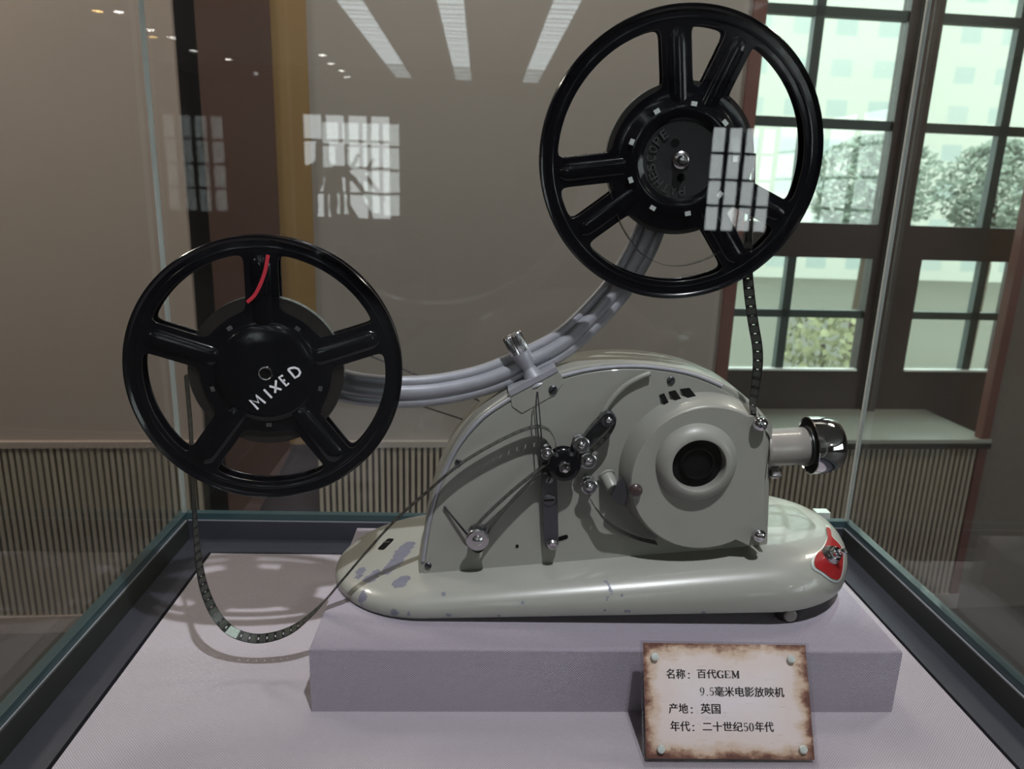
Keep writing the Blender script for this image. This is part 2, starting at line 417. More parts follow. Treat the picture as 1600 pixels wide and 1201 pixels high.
# ceiling lights of the hall (they show as reflections in the case glass)
def downlight(x, y, warm=False):
    t = thing('ceiling_downlight', '', 'light', (x, y, H), None, 'ceiling downlights of the hall')
    rg = MB(); rg.lathe((x, y, H), (0,0,-1), [(.066, 0), (.066, .006), (.056, .008), (.056, .001)], 24); obj('trim_ring', rg, 'ceil', t)
    df = MB(); df.lathe((x, y, H), (0,0,-1), [(.055, .0015), (.055, .003)], 24); obj('diffuser', df, 'lightw' if warm else 'light', t)
    return t
DL = [(-3.95,-7.09,1,'warm ceiling downlight of the pair nearest the case on the left'), (-4.18,-7.05,0,'white ceiling downlight of the pair nearest the case on the left'),
      (-4.02,-8.05,1,'warm ceiling downlight of the second pair along the left wall'), (-3.80,-8.05,0,'white ceiling downlight of the second pair along the left wall'),
      (-3.88,-8.98,0,'single white ceiling downlight beyond the two left pairs'), (-3.62,-10.95,0,'white ceiling downlight in the far left corner of the hall'),
      (-2.16,-10.26,0,'nearer white ceiling downlight of the pair by the left hall window'), (-2.19,-10.95,0,'farther white ceiling downlight of the pair by the left hall window')]
for x, y, wm, lab in DL: downlight(x, y, wm)['label'] = lab
for x, lab in ((-1.25, 'long strip light leftmost of three on the hall ceiling'), (-.32, 'long strip light in the middle of three on the hall ceiling'), (.72, 'long strip light rightmost of three on the hall ceiling')):
    t = thing('strip_light', lab, 'light', (x, -5.2, H), None, 'strip lights of the hall ceiling')
    hb = MB(); hb.box((x-.14, -10.6, H-.02), (x+.14, -2.6, H)); obj('housing', hb, 'ceil', t)
    dfm = MB()
    for k in range(20): dfm.box((x-.12, -10.55+.4*k, H-.026), (x+.12, -10.55+.4*k+.30, H-.019))
    obj('diffuser', dfm, 'strip', t)
for (x, y, z), lab in ((KEY_LOC, 'white track spotlight on the ceiling in front of the display case'), (KEY2_LOC, 'added unseen spotlight on the ceiling behind the display case')):
    tl = thing('track_spotlight', lab, 'light', (x, y, H)); q = MB(); q.lathe((x, y, H), (0,.12 if y < 1 else -.2,-1), [(.045, 0), (.045, .02), (.02, .021), (.02, .03)], 24); obj('canopy', q, 'ceil', tl)
for i, (x, y, pw) in enumerate(((-2.1, 1.6, 25), (-.1, 1.6, 13), (1.75, 1.5, 15), (-3.3, -4.2, 14), (3.6, -4.2, 14))):  # added unseen panels whose lamps lift the walls and the front ambient light
    t = thing('fill_panel_light', ['added unseen ceiling light over the left side behind the case', 'added unseen ceiling light straight behind the display case', 'added unseen ceiling light in front of the real windows', 'added unseen ceiling light mid hall on the left', 'added unseen ceiling light mid hall on the right'][i], 'light', (x, y, H), None, 'added unseen ceiling lights')
    hb = MB(); hb.box((x-.2, y-.2, H-.02), (x+.2, y+.2, H)); obj('housing', hb, 'ceil', t)
    lamp('fill_lamp', 'AREA', (x, y, H-.03), pw, (1.0, .92, .80), (x, y, 0), t, shape='SQUARE', size=.36)

# ---------------------------------------------------------------- outdoors, beyond the windows
tf = NT('pale_facade'); o = tf.obj(); br = tf.n('ShaderNodeTexBrick', offset=0.0, i_Scale=1.0); br.inputs['Mortar Size'].default_value = .9; br.inputs['Brick Width'].default_value = 3.4; br.inputs['Row Height'].default_value = 3.0
mp = tf.n('ShaderNodeMapping'); mp.inputs['Rotation'].default_value = (PI/2, 0, 0); tf.l(o, mp.inputs[0]); tf.l(mp.outputs[0], br.inputs['Vector'])
br.inputs['Color1'].default_value = (.42, .45, .42, 1); br.inputs['Color2'].default_value = (.36, .41, .39, 1); br.inputs['Mortar'].default_value = (.50, .50, .44, 1)
MAT['facade'] = tf.done(tf.pr(br.outputs[0], .7))
MAT['ground'] = simple('pale_courtyard_paving', (.115, .112, .088), .8, 0, 0, .1, .15)
struct('ground', MB().box((-60, 3.5, -5.1), (120, 140, -5.0)), 'ground')
for nm, a, b, lab in (('apartment_block', (6, 62, -5), (32.6, 74, 26), 'pale high-rise block behind the left window'), ('apartment_block', (33.6, 63, -5), (86, 76, 28), 'pale high-rise block behind the right window')):
    t = thing(nm, lab, 'building', (a[0], a[1], -5), None)
    obj('wall', MB().box(a, b), 'facade', t)
    rf = MB().box((a[0]-.4, a[1]-.4, b[2]), (b[0]+.4, b[1]+.4, b[2]+.8)); obj('roof_parapet', rf, 'facade', t)
def tree(x, y, h, w, lab, leaf='foliage', count=2600):
    t = thing('garden_tree', lab, 'tree', (x, y, -5), None, 'trees beyond the windows')
    tr = MB(); tr.tube([(x, y, -5), (x+.1, y, -5+h*.5), (x, y+.1, -5+h*.8)], [.16, .12, .05], 8); obj('trunk', tr, 'bark', t)
    cr_ = MB()
    for k in range(count):
        a = random.random()*2*PI; rr = w*math.sqrt(random.random()); zz = random.random()
        sc = math.sqrt(max(.05, 1-(2*zz-1)**2)); p = Vector((x+math.cos(a)*rr*sc, y+math.sin(a)*rr*sc, -5+h*(.62+.38*zz)))
        u = Vector((random.gauss(0,1), random.gauss(0,1), random.gauss(0,1))).normalized(); v = u.orthogonal().normalized(); s_ = .10
        cr_.add([p-u*s_-v*s_*.6, p+u*s_-v*s_*.6, p+u*s_+v*s_*.6, p-u*s_+v*s_*.6], [(0,1,2,3)], False)
    obj('crown', cr_, leaf, t)
tree(13.4, 26, 8.6, 2.3, 'leafy tree beyond the lower part of the left window')
tree(17.9, 26, 8.6, 2.0, 'leafy tree beyond the right window')
tree(21.6, 27, 7.8, 1.2, 'leafy tree at the right edge of the right window')
tree(8.2, 17, 3.9, 1.1, 'yellowish low tree beyond the lower left panes', 'foliage_y', 300)

# ================================================================== THE DISPLAY CASE
CXL, CXR, CYB, CYF = -.392, .5245, .955, .29
ZC = .9712; ZR = .9972; ZG = 1.007; ZT = 1.86; PT = .008
case = thing('display_case', 'glass museum display case with dark metal base frame holding the old projector', 'display case', ((CXL+CXR)/2, (CYB+CYF)/2, 0))
obj('cabinet', MB().box((CXL-.03, CYF-.03, .0), (CXR+.03, CYB+.03, .955)), 'frame', case)
obj('linen_deck', MB().box((-.3478, CYF+.044, .955), (.4805, .912, ZC)), 'cloth', case)
fr = MB()
fr.box((CXL, CYF, .955), (-.3525, CYB, .9705)); fr.box((.4852, CYF, .955), (CXR, CYB, .9705)); fr.box((-.3525, .9165, .955), (.4852, CYB, .9705)); fr.box((-.3525, CYF, .955), (.4852, CYF+.04, .9705))
obj('inner_tray', fr, 'frame', case)
for nm, a, b in (('left', (CXL-.022, CYF-.022, .955), (CXL, CYB+.022, ZR)), ('right', (CXR, CYF-.022, .955), (CXR+.022, CYB+.022, ZR)), ('back', (CXL, CYB, .955), (CXR, CYB+.022, ZR)), ('front', (CXL, CYF-.022, .955), (CXR, CYF, ZR))):
    r = obj('frame_rail', MB().box(a, b), 'framein' if nm in ('left', 'right') else 'frame', case)
    # thin bright strip along the upper edge
    lip = MB()
    if nm == 'left': lip.box((CXL-.003, CYF, ZR), (CXL-.0015, CYB, ZR+.0012))
    if nm == 'right': lip.box((CXR+.0005, CYF, ZR), (CXR+.0028, CYB, ZR+.0012))
    if nm == 'back': lip.box((CXL, CYB+.0005, ZR), (CXR, CYB+.002, ZR+.0012))
    if nm == 'front': lip.box((CXL, CYF-.002, ZR), (CXR, CYF-.0005, ZR+.0012))
    obj('lip', lip, 'alu', r)
sl = MB()
for a, b in (((CXL-.014, CYF-.014, ZR), (CXL-.0035, CYB+.014, ZG)), ((CXR+.0035, CYF-.014, ZR), (CXR+.014, CYB+.014, ZG)), ((CXL-.0035, CYB+.0035, ZR), (CXR+.0035, CYB+.014, ZG)), ((CXL-.0035, CYF-.014, ZR), (CXR+.0035, CYF-.0035, ZG))): sl.box(a, b)
obj('seal_strip', sl, 'tealedge', case)
G = .004
for a, b in (((CXL-G-PT, CYF-G, ZG), (CXL-G, CYB+G, ZT)), ((CXR+G, CYF-G, ZG), (CXR+G+PT, CYB+G, ZT)), ((CXL-G, CYB+G, ZG), (CXR+G, CYB+G+PT, ZT)), ((CXL-G, CYF-G-PT, ZG), (CXR+G, CYF-G, ZT))):
    obj('glass_pane', MB().box(a, b), 'pane', case)
obj('glass_lid', MB().box((CXL-G-PT, CYF-G-PT, ZT), (CXR+G+PT, CYB+G+PT, ZT+.008)), 'pane', case)
for x in (CXL-G, CXR+G):
    for y in (CYB+G, CYF-G):
        sx = -1 if x < 0 else 1; sy = 1 if y > .5 else -1
        obj('glass_edge', MB().box((min(x, x+sx*.0048), min(y, y+sy*.0048), ZG), (max(x, x+sx*.0048), max(y, y+sy*.0048), ZT)), 'edge', case)

# linen covered plinth block under the projector
ZB = 1.0385
bl = MB(); bp = [(-.149, .6035), (.408, .6035), (.408, .855), (-.146, .855)]
def rr_ring(ins, z): return [Vector((x + (ins if x < 0 else -ins), y + (ins if y < .7 else -ins), z)) for x, y in bp]
bl.loft([rr_ring(0, ZC), rr_ring(0, ZB-.002), rr_ring(.0007, ZB-.0006), rr_ring(.002, ZB)], smooth=False)
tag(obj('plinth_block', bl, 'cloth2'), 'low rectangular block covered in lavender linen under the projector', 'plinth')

# ================================================================== THE PROJECTOR
P0 = Vector((.13, .75, ZB))
proj = thing('film_projector', 'old beige cine projector with chrome lens standing on a linen block', 'film projector', P0)
BP = dict(xl=-.0454, xr=.2963, rl=.1054, rr=.1099, yc=.7496, yaw=-.0093, z0l=1.0385, z0r=1.0589, Hl=.0222, Hr=.0556)
def base_ring(ins, h, n=40):
    b = BP; pts = []
    for k in range(n+1): a = PI/2 + PI*k/n; pts.append((b['xl'] + (b['rl']-ins)*math.cos(a), (b['rl']-ins)*math.sin(a)))
    for j in range(1, 16):
        t = j/16; pts.append((b['xl']*(1-t)+b['xr']*t, -((b['rl']-ins)*(1-t)+(b['rr']-ins)*t)))
    for k in range(n+1): a = -PI/2 + PI*k/n; pts.append((b['xr'] + (b['rr']-ins)*math.cos(a), (b['rr']-ins)*math.sin(a)))
    for j in range(1, 16):
        t = j/16; pts.append((b['xr']*(1-t)+b['xl']*t, (b['rr']-ins)*(1-t)+(b['rl']-ins)*t))
    out = []
    c, s = math.cos(b['yaw']), math.sin(b['yaw'])
    for x, y in pts:
        t = (x+.13)/.52; z = b['z0l'] + (b['z0r']-b['z0l'])*t + h*(b['Hl']+(b['Hr']-b['Hl'])*t)
        out.append(Vector((.13+(x-.13)*c-y*s, b['yc']+(x-.13)*s+y*c, z)))
    return out
prof = [(.005, 0), (.001, .04), (0, .12), (0, .33), (.001, .44), (.0035, .57), (.0075, .69), (.0125, .79), (.019, .87), (.027, .925), (.036, .962), (.048, .985), (.062, 1.0), (.08, 1.01)]
bb = MB(); bb.loft([base_ring(i, h) for i, h in prof])
bvh = BVHTree.FromPolygons(bb.v, bb.f)
def onbase(px, py, off=0):
    d = ray(px, py).normalized(); loc, nrm, i, dist = bvh.ray_cast(CAM, d)
    if loc is None: return None, None
    if nrm.dot(d) > 0: nrm = -nrm
    return loc + nrm*off, nrm
# enamel with chipped spots
t = NT('chipped_beige_enamel'); ob = t.obj(); nz = t.noise(ob, 130, 4)
wv = t.n('ShaderNodeVectorMath', operation='MULTIPLY_ADD'); nzc = t.n('ShaderNodeTexNoise', i_Scale=75, i_Detail=3.0); t.l(ob, nzc.inputs['Vector'])
t.l(nzc.outputs['Color'], wv.inputs[0]); wv.inputs[1].default_value = (.009, .009, .009); t.l(ob, wv.inputs[2])
off = t.n('ShaderNodeVectorMath', operation='SUBTRACT'); t.l(wv.outputs[0], off.inputs[0]); off.inputs[1].default_value = (.0045, .0045, .0045)
acc = None; rag = t.math('MULTIPLY_ADD', t.noise(ob, 330, 3, .6), .0075, -.00375)
CH = [(639,851,8),(635,856,10),(630,862,10),(625,869,9),(620,876,9),(615,881,8),(611,886,8),(607,890,7),(603,894,6),(624,910,9),(631,905,7),(563,892,7),(560,900,5),(580,903,8),(588,895,6),(566,934,6),(568,925,4),(616,957,5),(693,928,2.5),(948,909,2.2),(951,913,2.2),(953,918,2.3),(955,923,2.3),(954,928,2.4),(951,933,2.4),(949,937,2.2),(971,932,2.2),(981,954,3),(943,953,2.5),(818,943,2.5),(1213,957,3),(1226,955,3),(640,960,3),(1100,958,3),(700,962,3),(780,961,3)]
for px, py, r in CH:
    p, nn = onbase(px, py)
    if p is None: continue
    ds = t.n('ShaderNodeVectorMath', operation='DISTANCE'); t.l(off.outputs[0], ds.inputs[0]); ds.inputs[1].default_value = p - P0
    m = t.math('LESS_THAN', t.math('ADD', ds.outputs['Value'], rag), r/F*.69*(1.5 if r > 4 else 1.15)); acc = m if acc is None else t.math('MAXIMUM', acc, m)
cc = t.mix(t.noise(ob, 22, 4), c4(.27, .265, .242), c4(.305, .299, .273))
cc = t.mix(acc, cc, t.mix(nz, c4(.105, .105, .15), c4(.17, .17, .22)))
MAT['chipped'] = t.done(t.pr(cc, t.math('MULTIPLY_ADD', acc, .2, .30), 0, .35, t.bump(t.math('SUBTRACT', 1.0, acc), .3, .0006)))
base = obj('base', bb, 'chipped', proj)
# mains socket in the base, recess shade painted as a dark patch, with one bright contact bar
def patch(name, px, py, pw, ph, rot, mat, off=.0006, th=.0012, corner=.45, parent=base, n=28):
    p, nr = onbase(px, py); u = (Vector((1,0,0)) - nr*nr.x).normalized(); v = nr.cross(u)
    c, s = math.cos(rot), math.sin(rot); u, v = u*c + v*s, v*c - u*s
    pts = []
    for k in range(n):
        a = 2*PI*k/n; e_ = 2/ (2 + 6*(1-corner)); x = math.copysign(abs(math.cos(a))**e_, math.cos(a)); y = math.copysign(abs(math.sin(a))**e_, math.sin(a))
        pts.append(p + u*x*pw/2 + v*y*ph/2 - nr*.001)
    mb = MB(); mb.prism(pts, nr*(.001+off+th)); return obj(name, mb, mat, parent)
patch('mains_socket', 603, 850, .0085, .026, -.35, 'void', .0, .0006)
patch('socket_contact', 604, 848, .0075, .0022, -.1, 'steel', .0002, .0010)
# red switch plate and toggle
def draped(name, pxs, off, mat, parent, n=6):
    ring = cr([Vector((a, b)) for a, b in pxs], n, True); cx_ = sum(p.x for p in ring)/len(ring); cy_ = sum(p.y for p in ring)/len(ring)
    mb = MB(); vs = []; K = 7; last = None
    for k in range(K+1):
        for p in ring:
            q_, nr = onbase(cx_+(p.x-cx_)*k/K, cy_+(p.y-cy_)*k/K, off)
            if q_ is None: q_ = last
            last = q_; vs.append(q_)
    m = len(ring); fs = []
    for k in range(K):
        for j in range(m): fs.append((k*m+j, k*m+(j+1)%m, (k+1)*m+(j+1)%m, (k+1)*m+j))
    mb.add(vs, fs); return obj(name, mb, mat, parent)
outl = [(1289,822),(1291.5,838),(1284,856),(1270,869),(1268,887),(1284,898),(1299,908),(1311,907),(1316,893),(1318,872),(1316,858),(1310,848),(1300,838),(1296,824)]
cxp = sum(a for a, b in outl)/len(outl); cyp = sum(b for a, b in outl)/len(outl)
sp = draped('switch_plate', outl, .0010, 'stud', base); sp['label'] = 'red switch plate with silver rim'
draped('red_enamel', [(cxp+(a-cxp)*.86, cyp+(b-cyp)*.9) for a, b in outl], .0019, 'red', base)
p, nr = onbase(1296, 868)
tg = MB(); ax = (nr + Vector((.15, -.1, .25))).normalized(); tg.lathe(p, nr, [(.0098, 0), (.0098, .0035), (.0085, .0055), (.0078, .0075), (.0045, .008)], 24); obj('toggle_nut', tg, 'steel', base)
tg = MB(); tg.lathe(p + nr*.006, nr, [(.0058, 0), (.0058, .005), (.0048, .006), (.0034, .006), (.0034, .002)], 24); tg.tube([p+nr*.007, p+nr*.010+Vector((0,-.003,.002)), p+nr*.0112+Vector((.0005,-.0065,.0035)), p+nr*.012+Vector((.0005,-.009,.0045)), p+nr*.0125+Vector((.0005,-.011,.005))], [.0017, .0021, .0034, .0034, .0015], 14); obj('toggle_lever', tg, 'chrome', base)
# feet: black rubber with steel disc
for i, (fx, fy) in enumerate(((.318, .662), (.318, .84), (-.075, .69), (-.075, .81))):
    z0 = BP['z0l'] + (BP['z0r']-BP['z0l'])*(fx+.13)/.52
    if i < 2:
        f = MB(); f.lathe((fx, fy, ZB), (0,0,1), [(.011, 0), (.012, .002), (.012, z0-ZB+.006)], 24); ft = obj('foot', f, 'rubber', base)
        if i == 0:
            f = MB(); f.lathe(Vector((fx-.001, fy-.0108, ZB+.0085)), (0.0,-1,0), [(.0065, 0), (.0065, .0022), (.005, .003)], 24); obj('foot_disc', f, 'barrel', base)
    else:
        f = MB(); f.lathe((fx, fy, ZB), (0,0,1), [(.009, 0), (.009, z0-ZB+.005)], 20); obj('foot', f, 'rubber', base)
p = atz(1284, 806, 1.098); rt = MB(); rt.box(p + Vector((-.006, .0, -.004)), p + Vector((.010, .012, .004))); obj('rear_tab', rt, 'stud', base)

# ---- body housing
YP = .690
OUT = [(653,905),(655,885),(658,860),(662,830),(668,800),(676,770),(688,738),(703,706),(722,677),(746,650),(775,628),(810,606),(845,590),(880,579),(915,571),(955,566.5),(1000,566),(1045,571),(1090,581),(1135,600),(1170,624),(1192,645),(1205,664),(1205,690),(1204,740),(1203,785),(1200,862),(1150,868),(1050,878),(950,888),(850,897),(750,905)]
OP = [at(a, b, YP) for a, b in OUT]
RINGP = cr([OP[i] for i in range(0, 23)], 5) + [OP[i] for i in range(23, len(OP))]
Cb = sum(RINGP, Vector())/len(RINGP)
def bring(y, ins):
    o = []
    for p in RINGP:
        d = p - Cb; k = 1 - ins/d.length; o.append(Vector((Cb.x + d.x*k, y, Cb.z + d.z*k)))
    return o
hs = MB(); hs.loft([bring(YP, .0035), bring(YP+.0004, .0016), bring(YP+.002, .0004), bring(YP+.004, 0), bring(YP+.052, -.001), bring(YP+.064, .001), bring(YP+.076, .006), bring(YP+.086, .014), bring(YP+.092, .026)])
hous = obj('body_housing', hs, 'paint', proj)
fp = MB(); fp.prism(bring(YP+.001, .0085), (0, -.0022, 0), .0008); panel = obj('front_panel', fp, 'paint2', proj)
rim = MB(); 
rim.tube([p + Vector((0, -.0002, 0)) for p in bring(YP, .0050)[6:96]], .0019, 8); obj('rim_bead', rim, 'alu', hous)
YF = YP - .0013   # front of the panel
def stud(name, px, py, y0, prof, mat, parent, n=28, **kw):
    o_ = at(px, py, y0); mb = MB(); mb.lathe(o_, (0,-1,0), prof, n, ref=(0,0,1), **kw); return obj(name, mb, mat, parent)
def slot(mb_name, px, py, y, w, h, rot, mat, parent):
    p = at(px, py, y); c, s = math.cos(rot), math.sin(rot)
    pts = []
    for k in range(20):
        a = 2*PI*k/20; ex = .5; x = math.copysign(abs(math.cos(a))**ex, math.cos(a))*w/2; z = math.copysign(abs(math.sin(a))**ex, math.sin(a))*h/2
        pts.append(p + Vector((x*c - z*s, 0, x*s + z*c)))
    m = MB(); m.prism(pts, (0, -.0005, 0)); return obj(mb_name, m, mat, parent)
def screw(px, py, y, r, mat, parent, rot=.5):
    s_ = stud('screw', px, py, y, [(r, 0), (r, .0008), (r*.8, .0016), (0.00001, .0018)], mat, parent, 20)
    slot('screw_slot', px, py, y-.00165, r*1.7, r*.32, rot, 'void', parent)
    return s_
for a, b, r in ((864,608,.0042),(1048.5,594,.0040),(669,883,.0036),(716,722,.0034)): screw(a, b, YF, r, 'gunmetal', panel, random.uniform(-1, 1))
slot('panel_hole', 808, 853, YF-.0001, .003, .0035, 0, 'void', panel)
slot('panel_slot', 879, 840, YF-.0001, .0115, .0045, .35, 'void', panel)
# curved film guide
gd = MB(); gd.tube(cr([at(a, b, YF-.004) for a, b in ((1016,583),(998,590),(980,600),(964,614),(951,630),(941,646))], 6), .0026, 10); obj('film_guide', gd, 'paint', panel)
# bracket for the reel arm
bk = MB(); bk.prism([at(a, b, YP-.0006) for a, b in ((797,617),(871,577.5),(878,586),(880,598),(866,616),(815,645),(800,634))], (0, -.0015, 0), .0004)
brk = obj('arm_bracket', bk, 'paint2', proj)
bk = MB(); bk.prism([at(a, b, YP-.003) for a, b in ((794,611),(868,573),(872,580),(798,619))], (0, .030, 0), .001); obj('bracket_lip', bk, 'alu', brk)
screw(864, 609, YP-.0020, .0042, 'gunmetal', brk, .8)

# ---- lamp house
YD = .666; XC = at(1195, 745, YD).x
c0 = at(1102, 747, YD)
dr = MB(); dr.lathe((c0.x, YP, c0.z), (0,-1,0), [(.0806, -.004), (.0805, .001), (.0796, .0045), (.0745, YP-YD-.002), (.0727, YP-YD)], 72, ref=(0,0,1), clampx=XC)
lampb = obj('lamp_house', dr, 'paint', proj)
plate = []
for k in range(48):
    a = math.radians(62 + (300-62)*k/47); plate.append(Vector((c0.x + .0728*math.cos(a), YD-.0005, c0.z + .0728*math.sin(a))))
plate += [at(a, b, YD-.0005) for a, b in ((1170,851),(1186,842),(1193.5,836),(1193.8,760),(1194.5,668),(1191,654),(1181,648))]
pl = MB(); pl.prism(plate, (0, -.0028, 0), .0008); cover = obj('lamp_cover_plate', pl, 'paint2', proj)
ring_ = MB(); ring_.lathe((c0.x, YD+.0005, c0.z), (0,-1,0), [(.0728, 0), (.0737, .0006), (.0737, .0018), (.0729, .0026)], 72, ref=(0,0,1), clampx=XC, cap0=False, cap1=False); obj('cover_rim', ring_, 'paint', cover)
YC = YD - .0033
h0 = at(1088, 722, YC)
hp = [(.0394, 0), (.0390, .0016), (.0374, .0046), (.0346, .0078), (.0310, .0102), (.0274, .0112), (.0260, .0110), (.0254, .0101), (.0251, .006), (.0249, .001)]
ho = MB(); ho.lathe((h0.x, YC+.0005, h0.z), (0,-1,0), hp, 64, cap0=False, cap1=False); cowl = obj('vent_cowl', ho, 'paint2', cover)
dk = MB(); dk.lathe((h0.x, YC-.0004, h0.z), (0,-1,0), [(.0246, .0), (.0246, .0002)], 48); dk.lathe((h0.x, YC-.0005, h0.z), (0,-1,0), [(.0165, .0), (.0165, .004), (.0148, .005), (.0148, .001)], 48); obj('cowl_cavity', dk, 'void', cowl)
ball = [(.0045, 0), (.0050, .0015), (.0062, .003), (.0071, .0055), (.0068, .0085), (.0051, .0108), (.0028, .0118), (.00001, .0120)]
k1 = stud('cover_knob', 1184, 659, YC, ball, 'chrome', cover); k2 = stud('cover_knob', 1183, 832, YC, [(r*.92, t_*.9) for r, t_ in ball], 'chrome', cover)
stud('brown_button', 992, 763, YC, [(r*.92, t_*.7) for r, t_ in ball], 'brownknob', cover)['label'] = 'brown button'
def conept(px, py, lift=.0):    # point on the slanted drum shoulder
    for i in range(60):
        y = YD + (YP-YD)*i/59; p = at(px, py, y); r = math.hypot(p.x-c0.x, p.z-c0.z); rr_ = .0803 + (.0733-.0803)*(YP-y)/(YP-YD)
        if r >= rr_: continue
        return p
    return at(px, py, YP-.001)
for pts in (((1030,617),(1037.5,614),(1045,629),(1038,632.5)), ((1044.5,612),(1055,609.5),(1064.5,623),(1055,626)), ((1062.5,608),(1077,606),(1088,619.5),(1074.5,622))):
    vs_ = [conept(a, b) for a, b in pts]; m = MB(); cn = (vs_[1]-vs_[0]).cross(vs_[3]-vs_[0]).normalized()
    if cn.y > 0: cn = -cn
    m.prism([v - cn*.0006 for v in vs_], cn*.0014); obj('vent_slot', m, 'void', lampb)
side = MB(); side.prism([at(a, b, YD+.004) for a, b in ((1193,652),(1200,656),(1207,664),(1206,684),(1200,690),(1199,845),(1193,847))], (0, .02, 0), .001); sd = obj('gate_plate', side, 'paint', proj)
slot('gate_hole', 1197.5, 678, YD+.0036, .0042, .0036, 0, 'void', sd)

# ---- lens
TL = math.radians(4.6); AX = Vector((math.cos(TL), -.02, math.sin(TL))).normalized()
YL = .694
l0 = at(1199, 699, YL)
lb = MB(); lb.lathe(l0 - AX*.004, AX, [(.0186, 0), (.0191, .001), (.0191, .004), (.0188, .0045), (.0188, .040), (.0182, .041)], 48); lens = obj('lens_barrel', lb, 'barrel', proj)
lb = MB(); lb.lathe(l0 + AX*.0345, AX, [(.0172, 0), (.0176, .004), (.0196, .0045), (.0200, .0065), (.0190, .008), (.0190, .016)], 48); obj('focus_ring', lb, 'satin', lens)
hood = [(.0278, .0014), (.0283, 0), (.0290, .0006), (.0290, .004), (.0288, .010), (.0280, .017), (.0262, .0238), (.0235, .0288), (.0205, .0308), (.0195, .0306), (.0180, .022), (.0165, .010)]
lh = MB(); lh.lathe(l0 + AX*.0405, AX, hood, 64, cap0=False, cap1=False); hoodo = obj('lens_hood', lh, 'chrome', lens)
lb = MB(); lb.lathe(l0 + AX*.0409, AX, [(.0165, .016), (.0235, .0130), (.0262, .0070), (.0278, .0012)], 64, cap0=False, cap1=False); obj('hood_inside', lb, 'satin', lens)
lb = MB(); lb.lathe(l0 + AX*.061, AX, [(.018, 0), (.012, .003), (.0001, .004)], 40); obj('front_element', lb, 'black', lens)
kn = MB(); kp = at(1204, 738, .690); kn.lathe(kp, (1,-.05,.05), [(.005, 0), (.0062, .002), (.0062, .008), (.0052, .0095)], 30, knurl=1, kd=.0006); obj('focus_knob', kn, 'chrome', proj)

# ---- reel arm: three-ribbed alloy extrusion swept along a bow
YA = .712
CL = [(470,578),(540,603),(600,611),(650,611.5),(700,606),(760,592),(820,567),(880,535),(930,489),(970,442),(1000,392),(1020,345),(1040,295),(1052,260)]
CP = [at(a, b, YA) for a, b in CL]; CPs = cr(CP, 7)
lobes = [(.0108, .0062, .000), (.0008, .0082, .0015), (-.0098, .0068, -.0005)]
def arm_sec():
    pts = []; hh = .0162; N = 44
    for k in range(N+1):
        v = hh - 2*hh*k/N; f = 0.0
        for c, r, o_ in lobes:
            if abs(v-c) < r: f = max(f, math.sqrt(r*r-(v-c)**2)*1.0 + o_)
        pts.append((v, f))
    for k in range(11): pts.append((-hh*.97 + 2*hh*.97*k/10, -.009 if 0 < k < 10 else -.004))
    return pts
SEC = arm_sec(); rings = []
for i, p in enumerate(CPs):
    a = CPs[max(0, i-1)]; b = CPs[min(len(CPs)-1, i+1)]; tt = (b-a).normalized(); nn = Vector((-tt.z, 0, tt.x)); sc = 1.0 - .12*i/len(CPs)
    rings.append([p + nn*(v*sc) + Vector((0, -f, 0)) for v, f in SEC])
am = MB(); am.loft(rings); arm = obj('reel_arm', am, 'alu', proj)
# clamp boss with knurled screw
k0 = at(838, 598, YA-.012); k1_ = at(803, 531, YA-.012); kd_ = (k1_-k0).normalized(); Lk = (k1_-k0).length
cb = MB(); cb.lathe(k0, kd_, [(.0135, 0), (.0085, Lk*.22), (.0062, Lk*.36), (.0085, Lk*.52), (.0098, Lk*.70), (.0098, Lk*.72)], 32); obj('clamp_boss', cb, 'alu', arm)
cb = MB(); cb.lathe(k0+kd_*Lk*.705, kd_, [(.0092, 0), (.0096, .001), (.0096, .0185), (.0085, .020), (.006, .0205), (.0001, .0202)], 60, knurl=1, kd=.0007); obj('clamp_screw', cb, 'steel', arm)
# spring belts running down to the body
def helix(a, b, r, turns, wr, n=7):
    a, b = Vector(a), Vector(b); ax_ = (b-a).normalized(); u = ax_.orthogonal().normalized(); v = ax_.cross(u)
    return [a + (b-a)*(k/(turns*n)) + (u*math.cos(2*PI*k/n) + v*math.sin(2*PI*k/n))*r for k in range(turns*n+1)]
for (a, b, yy) in (((560,548),(766,633),.735), ((480,575),(738,660),.735)):
    m = MB(); m.tube(helix(at(*a, yy), at(*b, yy), .0009, 110, .0004), .0004, 4); obj('spring_belt', m, 'gunmetal', proj)

# ---- film path: rollers, sprocket, lever
def roller(px, py, bx_, by_, r, parent=proj, mat='steel', cap='steel', name='film_roller', L=.022, slotted=True):
    r *= 1.05
    o_ = at(px, py, YF-L); m = MB(); o2 = Vector((o_.x, YF+.0005, o_.z))
    m.lathe(o2, (0,-1,0), [(r*.55, 0), (r*.55, .004), (r, .0042), (r, .0062), (r*.62, .0070), (r*.60, L-.0075), (r*1.05, L-.0070), (r*1.12, L-.0060), (r*1.08, L-.0050), (r*.95, L-.0045)], 32, cap1=True)
    ro = obj(name, m, mat, parent)
    m = MB(); q = Vector((o_.x, YF+.0005-(L-.0045), o_.z)); m.lathe(q, (0,-1,0), [(r*.55, 0), (r*.53, .0010), (r*.36, .0024), (r*.18, .0030), (.00001, .0031)], 24); obj('roller_nut', m, cap, ro)
    return ro
roller(952.5, 658, 947, 647, .0066, mat='gunmetal')
roller(909.5, 698, 0, 0, .0072)
roller(920.5, 723, 0, 0, .0072)
roller(922.5, 764, 0, 0, .0070)
roller(746, 848, 0, 0, .0098, L=.026, mat='steel')
roller(856, 712, 0, 0, .0052, L=.024, mat='steel')
s0 = at(883, 731, YF-.026)
